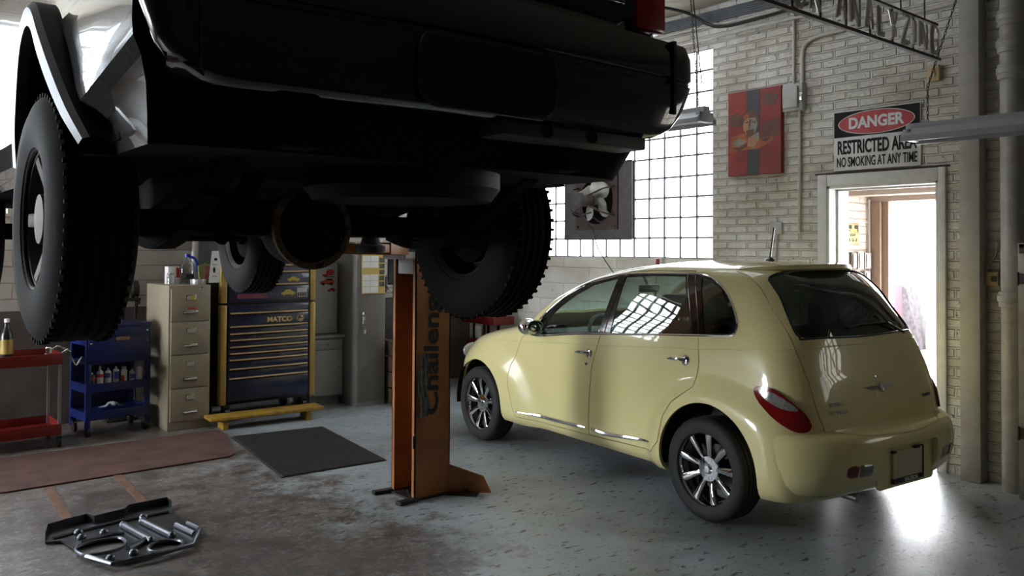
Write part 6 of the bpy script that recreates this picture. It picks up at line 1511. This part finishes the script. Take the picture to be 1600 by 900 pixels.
b = B(); b.b2((-0.02, -0.42, 0.02), (0.0, 0.27, 1.71), 0.004); b.build('door', MATS['cream painted wood'], wc)
for z in (1.49, 0.45):
    b = B(); b.cyl((-0.024, 0.277, z - 0.045), (-0.024, 0.277, z + 0.045), 0.008, n=10); b.b2((-0.024, 0.235, z - 0.035), (-0.019, 0.273, z + 0.035)); b.b2((-0.004, 0.283, z - 0.035), (0.0, 0.29, z + 0.035)); b.build('hinge', mat('old iron', (0.13, 0.11, 0.10), 0.5, 0.6, var=0.5, scale=30), wc)
b = B(); b.b2((-0.035, 0.20, 1.70), (-0.02, 0.265, 1.725)); b.b2((-0.035, 0.235, 1.66), (-0.02, 0.265, 1.72)); b.build('corner_bracket', MATS['old iron'], wc)
so = thing('socket', 'cream double wall socket with a cable in the dark recess beside the pilaster', 'socket', (WX, 2.425, 1.475))
b = B(); b.b2((-0.035, -0.055, -0.05), (0.0, 0.05, 0.05), 0.006); b.build('box', MATS['yellowed plastic'], so)
b = B(); b.b2((-0.05, -0.045, -0.02), (-0.035, -0.015, 0.02)); b.build('plug', BLK, so)
b = B(); b.tube(smooth_pts([(-0.02, 0.03, 0.05), (-0.02, 0.01, 0.10), (-0.02, -0.03, 0.17), (-0.02, -0.05, 0.26)], 5), 0.006, 6); b.build('cable', PIPEW, so)
# red trolley behind the bonnet of the car
rt = thing('parts_trolley', 'red trolley with a white label standing behind the front of the yellow car', 'trolley', (6.28, 8.03, 0))
b = B(); b.b2((-0.16, -0.33, 0.765), (0.16, 0.33, 0.86), 0.008); b.build('tray', REDP, rt)
b = B(); b.b2((-0.14, -0.12, 0.50), (0.14, 0.24, 0.575), 0.008); b.build('tray', REDP, rt)
for sy in (-1, 1):
    for sx in (-1, 1):
        b = B(); b.box((sx * 0.11, sy * 0.10 + 0.02, 0.385), (0.025, 0.025, 0.77)); b.build('leg', GRM, rt)
b = B(); b.b2((-0.165, -0.05, 0.59), (-0.13, 0.03, 0.74), 0.003); b.build('label_plate', PAP, rt)
br = thing('broom', 'broom leaning on the wall with its red grip showing over the car roof', 'broom', (6.28, 5.46, 0))
b = B(); b.tube([(0, 0, 0.05), (0.20, 0.05, 1.50)], 0.012, 10); b.build('handle', WOOD, br)
b = B(); b.lathe([(0.018, 0), (0.022, 0.05), (0.018, 0.11), (0.010, 0.115), (0, 0.115)], (0.199, 0.049, 1.47), (0.135, 0.034, 0.99), 14); b.build('grip', REDP, br)
b = B(); b.box((0, 0, 0.03), (0.06, 0.32, 0.06), bev=0.01); b.build('head', MATS['black rubber'], br)

# beyond the doorway
bs = thing('be_careful_sign', 'small yellow and black BE CAREFUL notice in an orange frame beyond the doorway', 'sign', (7.352, 3.92, 1.725))
b = B(); b.b2((-0.118, -0.012, 0), (0.118, 0.0, 0.205), 0.004); b.build('frame', mat('orange frame', (0.45, 0.13, 0.03), 0.5), bs)
b = B(); b.b2((-0.098, -0.0145, 0.016), (0.098, -0.011, 0.188)); b.build('panel', mat('yellow sign', (0.62, 0.48, 0.03), 0.5), bs)
b = B(); b.b2((-0.096, -0.016, 0.115), (0.096, -0.0142, 0.186)); b.build('black_band', DKP, bs)
b = B(); put_text(b, 'BE', (0, -0.0168, 0.166), (1, 0, 0), (0, 0, 1), 0.042, bold=0.0015); put_text(b, 'CAREFUL', (0, -0.0168, 0.133), (1, 0, 0), (0, 0, 1), 0.042, bold=0.0015, width=0.165); b.build('lettering', MATS['yellow sign'], bs, smooth=0)
b = B(); put_text(b, 'KEEP', (0, -0.0152, 0.092), (1, 0, 0), (0, 0, 1), 0.036, bold=0.0015, width=0.10); put_text(b, '1-2-3', (0, -0.0152, 0.047), (1, 0, 0), (0, 0, 1), 0.045, bold=0.002, width=0.14); b.build('lettering', DKP, bs, smooth=0)
OLDG = mat('old grey switch enamel', (0.30, 0.27, 0.25), 0.6, var=0.4, scale=14)
for k, (x0, x1, z0, z1, lb) in enumerate(((7.27, 7.355, 1.505, 1.66, 'left hand dark switch box on the brick beyond the doorway'), (7.385, 7.49, 1.50, 1.665, 'middle grey switch box on the brick beyond the doorway'), (7.515, 7.63, 1.505, 1.655, 'right hand grey switch box nearest the outer door post'), (7.515, 7.61, 1.37, 1.485, 'lowest small switch box near the outer door post'))):
    t_ = thing('wall_switch', lb, 'switch box', ((x0 + x1) / 2, 3.92, z0)); w = (x1 - x0) / 2
    b = B(); b.b2((-w, -0.05, 0), (w, 0.0, z1 - z0), 0.006); b.build('box', OLDG if k else mat('brown switch enamel', (0.14, 0.10, 0.08), 0.6, var=0.4), t_)
    b = B(); b.b2((-w * 0.7, -0.058, 0.015), (w * 0.7, -0.05, z1 - z0 - 0.015), 0.003); b.build('cover', OLDG, t_)
dl = thing('door_leaf', 'blue-grey door leaf folded back against the brick beyond the doorway', 'door', (7.02, 3.918, 0))
b = B(); b.b2((-0.13, -0.035, 0.01), (0.135, 0.0, 2.09), 0.004); b.build('panel', mat('blue grey door paint', (0.17, 0.19, 0.22), 0.5, var=0.2), dl)
b = B(); b.b2((-0.09, -0.042, 0.2), (0.10, -0.034, 1.95), 0.004); b.build('inner_panel', mat('darker blue door paint', (0.10, 0.12, 0.15), 0.5, var=0.2), dl)
conduit([(7.20, 3.905, 1.99), (7.35, 3.905, 1.955), (7.55, 3.905, 1.945), (7.64, 3.905, 1.94)], 0.006, 'thin cable sagging across the brick above the yellow notice')
conduit([(7.645, 3.90, 2.16), (7.645, 3.90, 1.3), (7.645, 3.90, 0.4)], 0.012, 'vertical conduit on the brick beside the outer door post')
hh = thing('push_plate', 'brown wooden hand plate on the right jamb of the doorway', 'plate', (6.70, DY0 + 0.021, 1.42))
b = B(); b.b2((-0.07, 0, 0), (0.04, 0.025, 0.22), 0.006); b.build('plate', mat('brown wood', (0.13, 0.055, 0.035), 0.5, var=0.3), hh)
rp = thing('red_board', 'red painted board standing in the daylight outside the doorway', 'board', (14.6, 6.88, -0.02))
b = B(); b.b2((-0.03, -0.10, 0), (0.03, 0.11, 1.10), 0.006); b.build('board', mat('sunlit red board', (0.35, 0.02, 0.03), 0.6), rp); b = B(); b.b2((0.03, -0.05, 0), (0.3, -0.02, 0.05)); b.build('foot', WOOD, rp)
sl = thing('stone_slab', 'dark wedge of rubble leaning outside beside the red board', 'slab', (14.6, 6.60, -0.02))
b = B(); b.prism([(0.165, 0), (0.165, 1.08), (0.09, 1.06), (0.0, 0.62), (-0.10, 0.35), (-0.14, 0)], 'x', -0.2, 0.2); b.build('slab', mat('dark stone', (0.045, 0.035, 0.04), 0.9, var=0.7, scale=14, bump=0.5), sl)
sd = thing('timber_post', 'short pale timber post outside, right of the dark rubble', 'post', (14.6, 6.38, -0.02))
b = B(); b.b2((-0.05, -0.05, 0), (0.05, 0.05, 0.95), 0.01); b.build('post', mat('pale timber', (0.30, 0.20, 0.13), 0.8, var=0.4), sd)
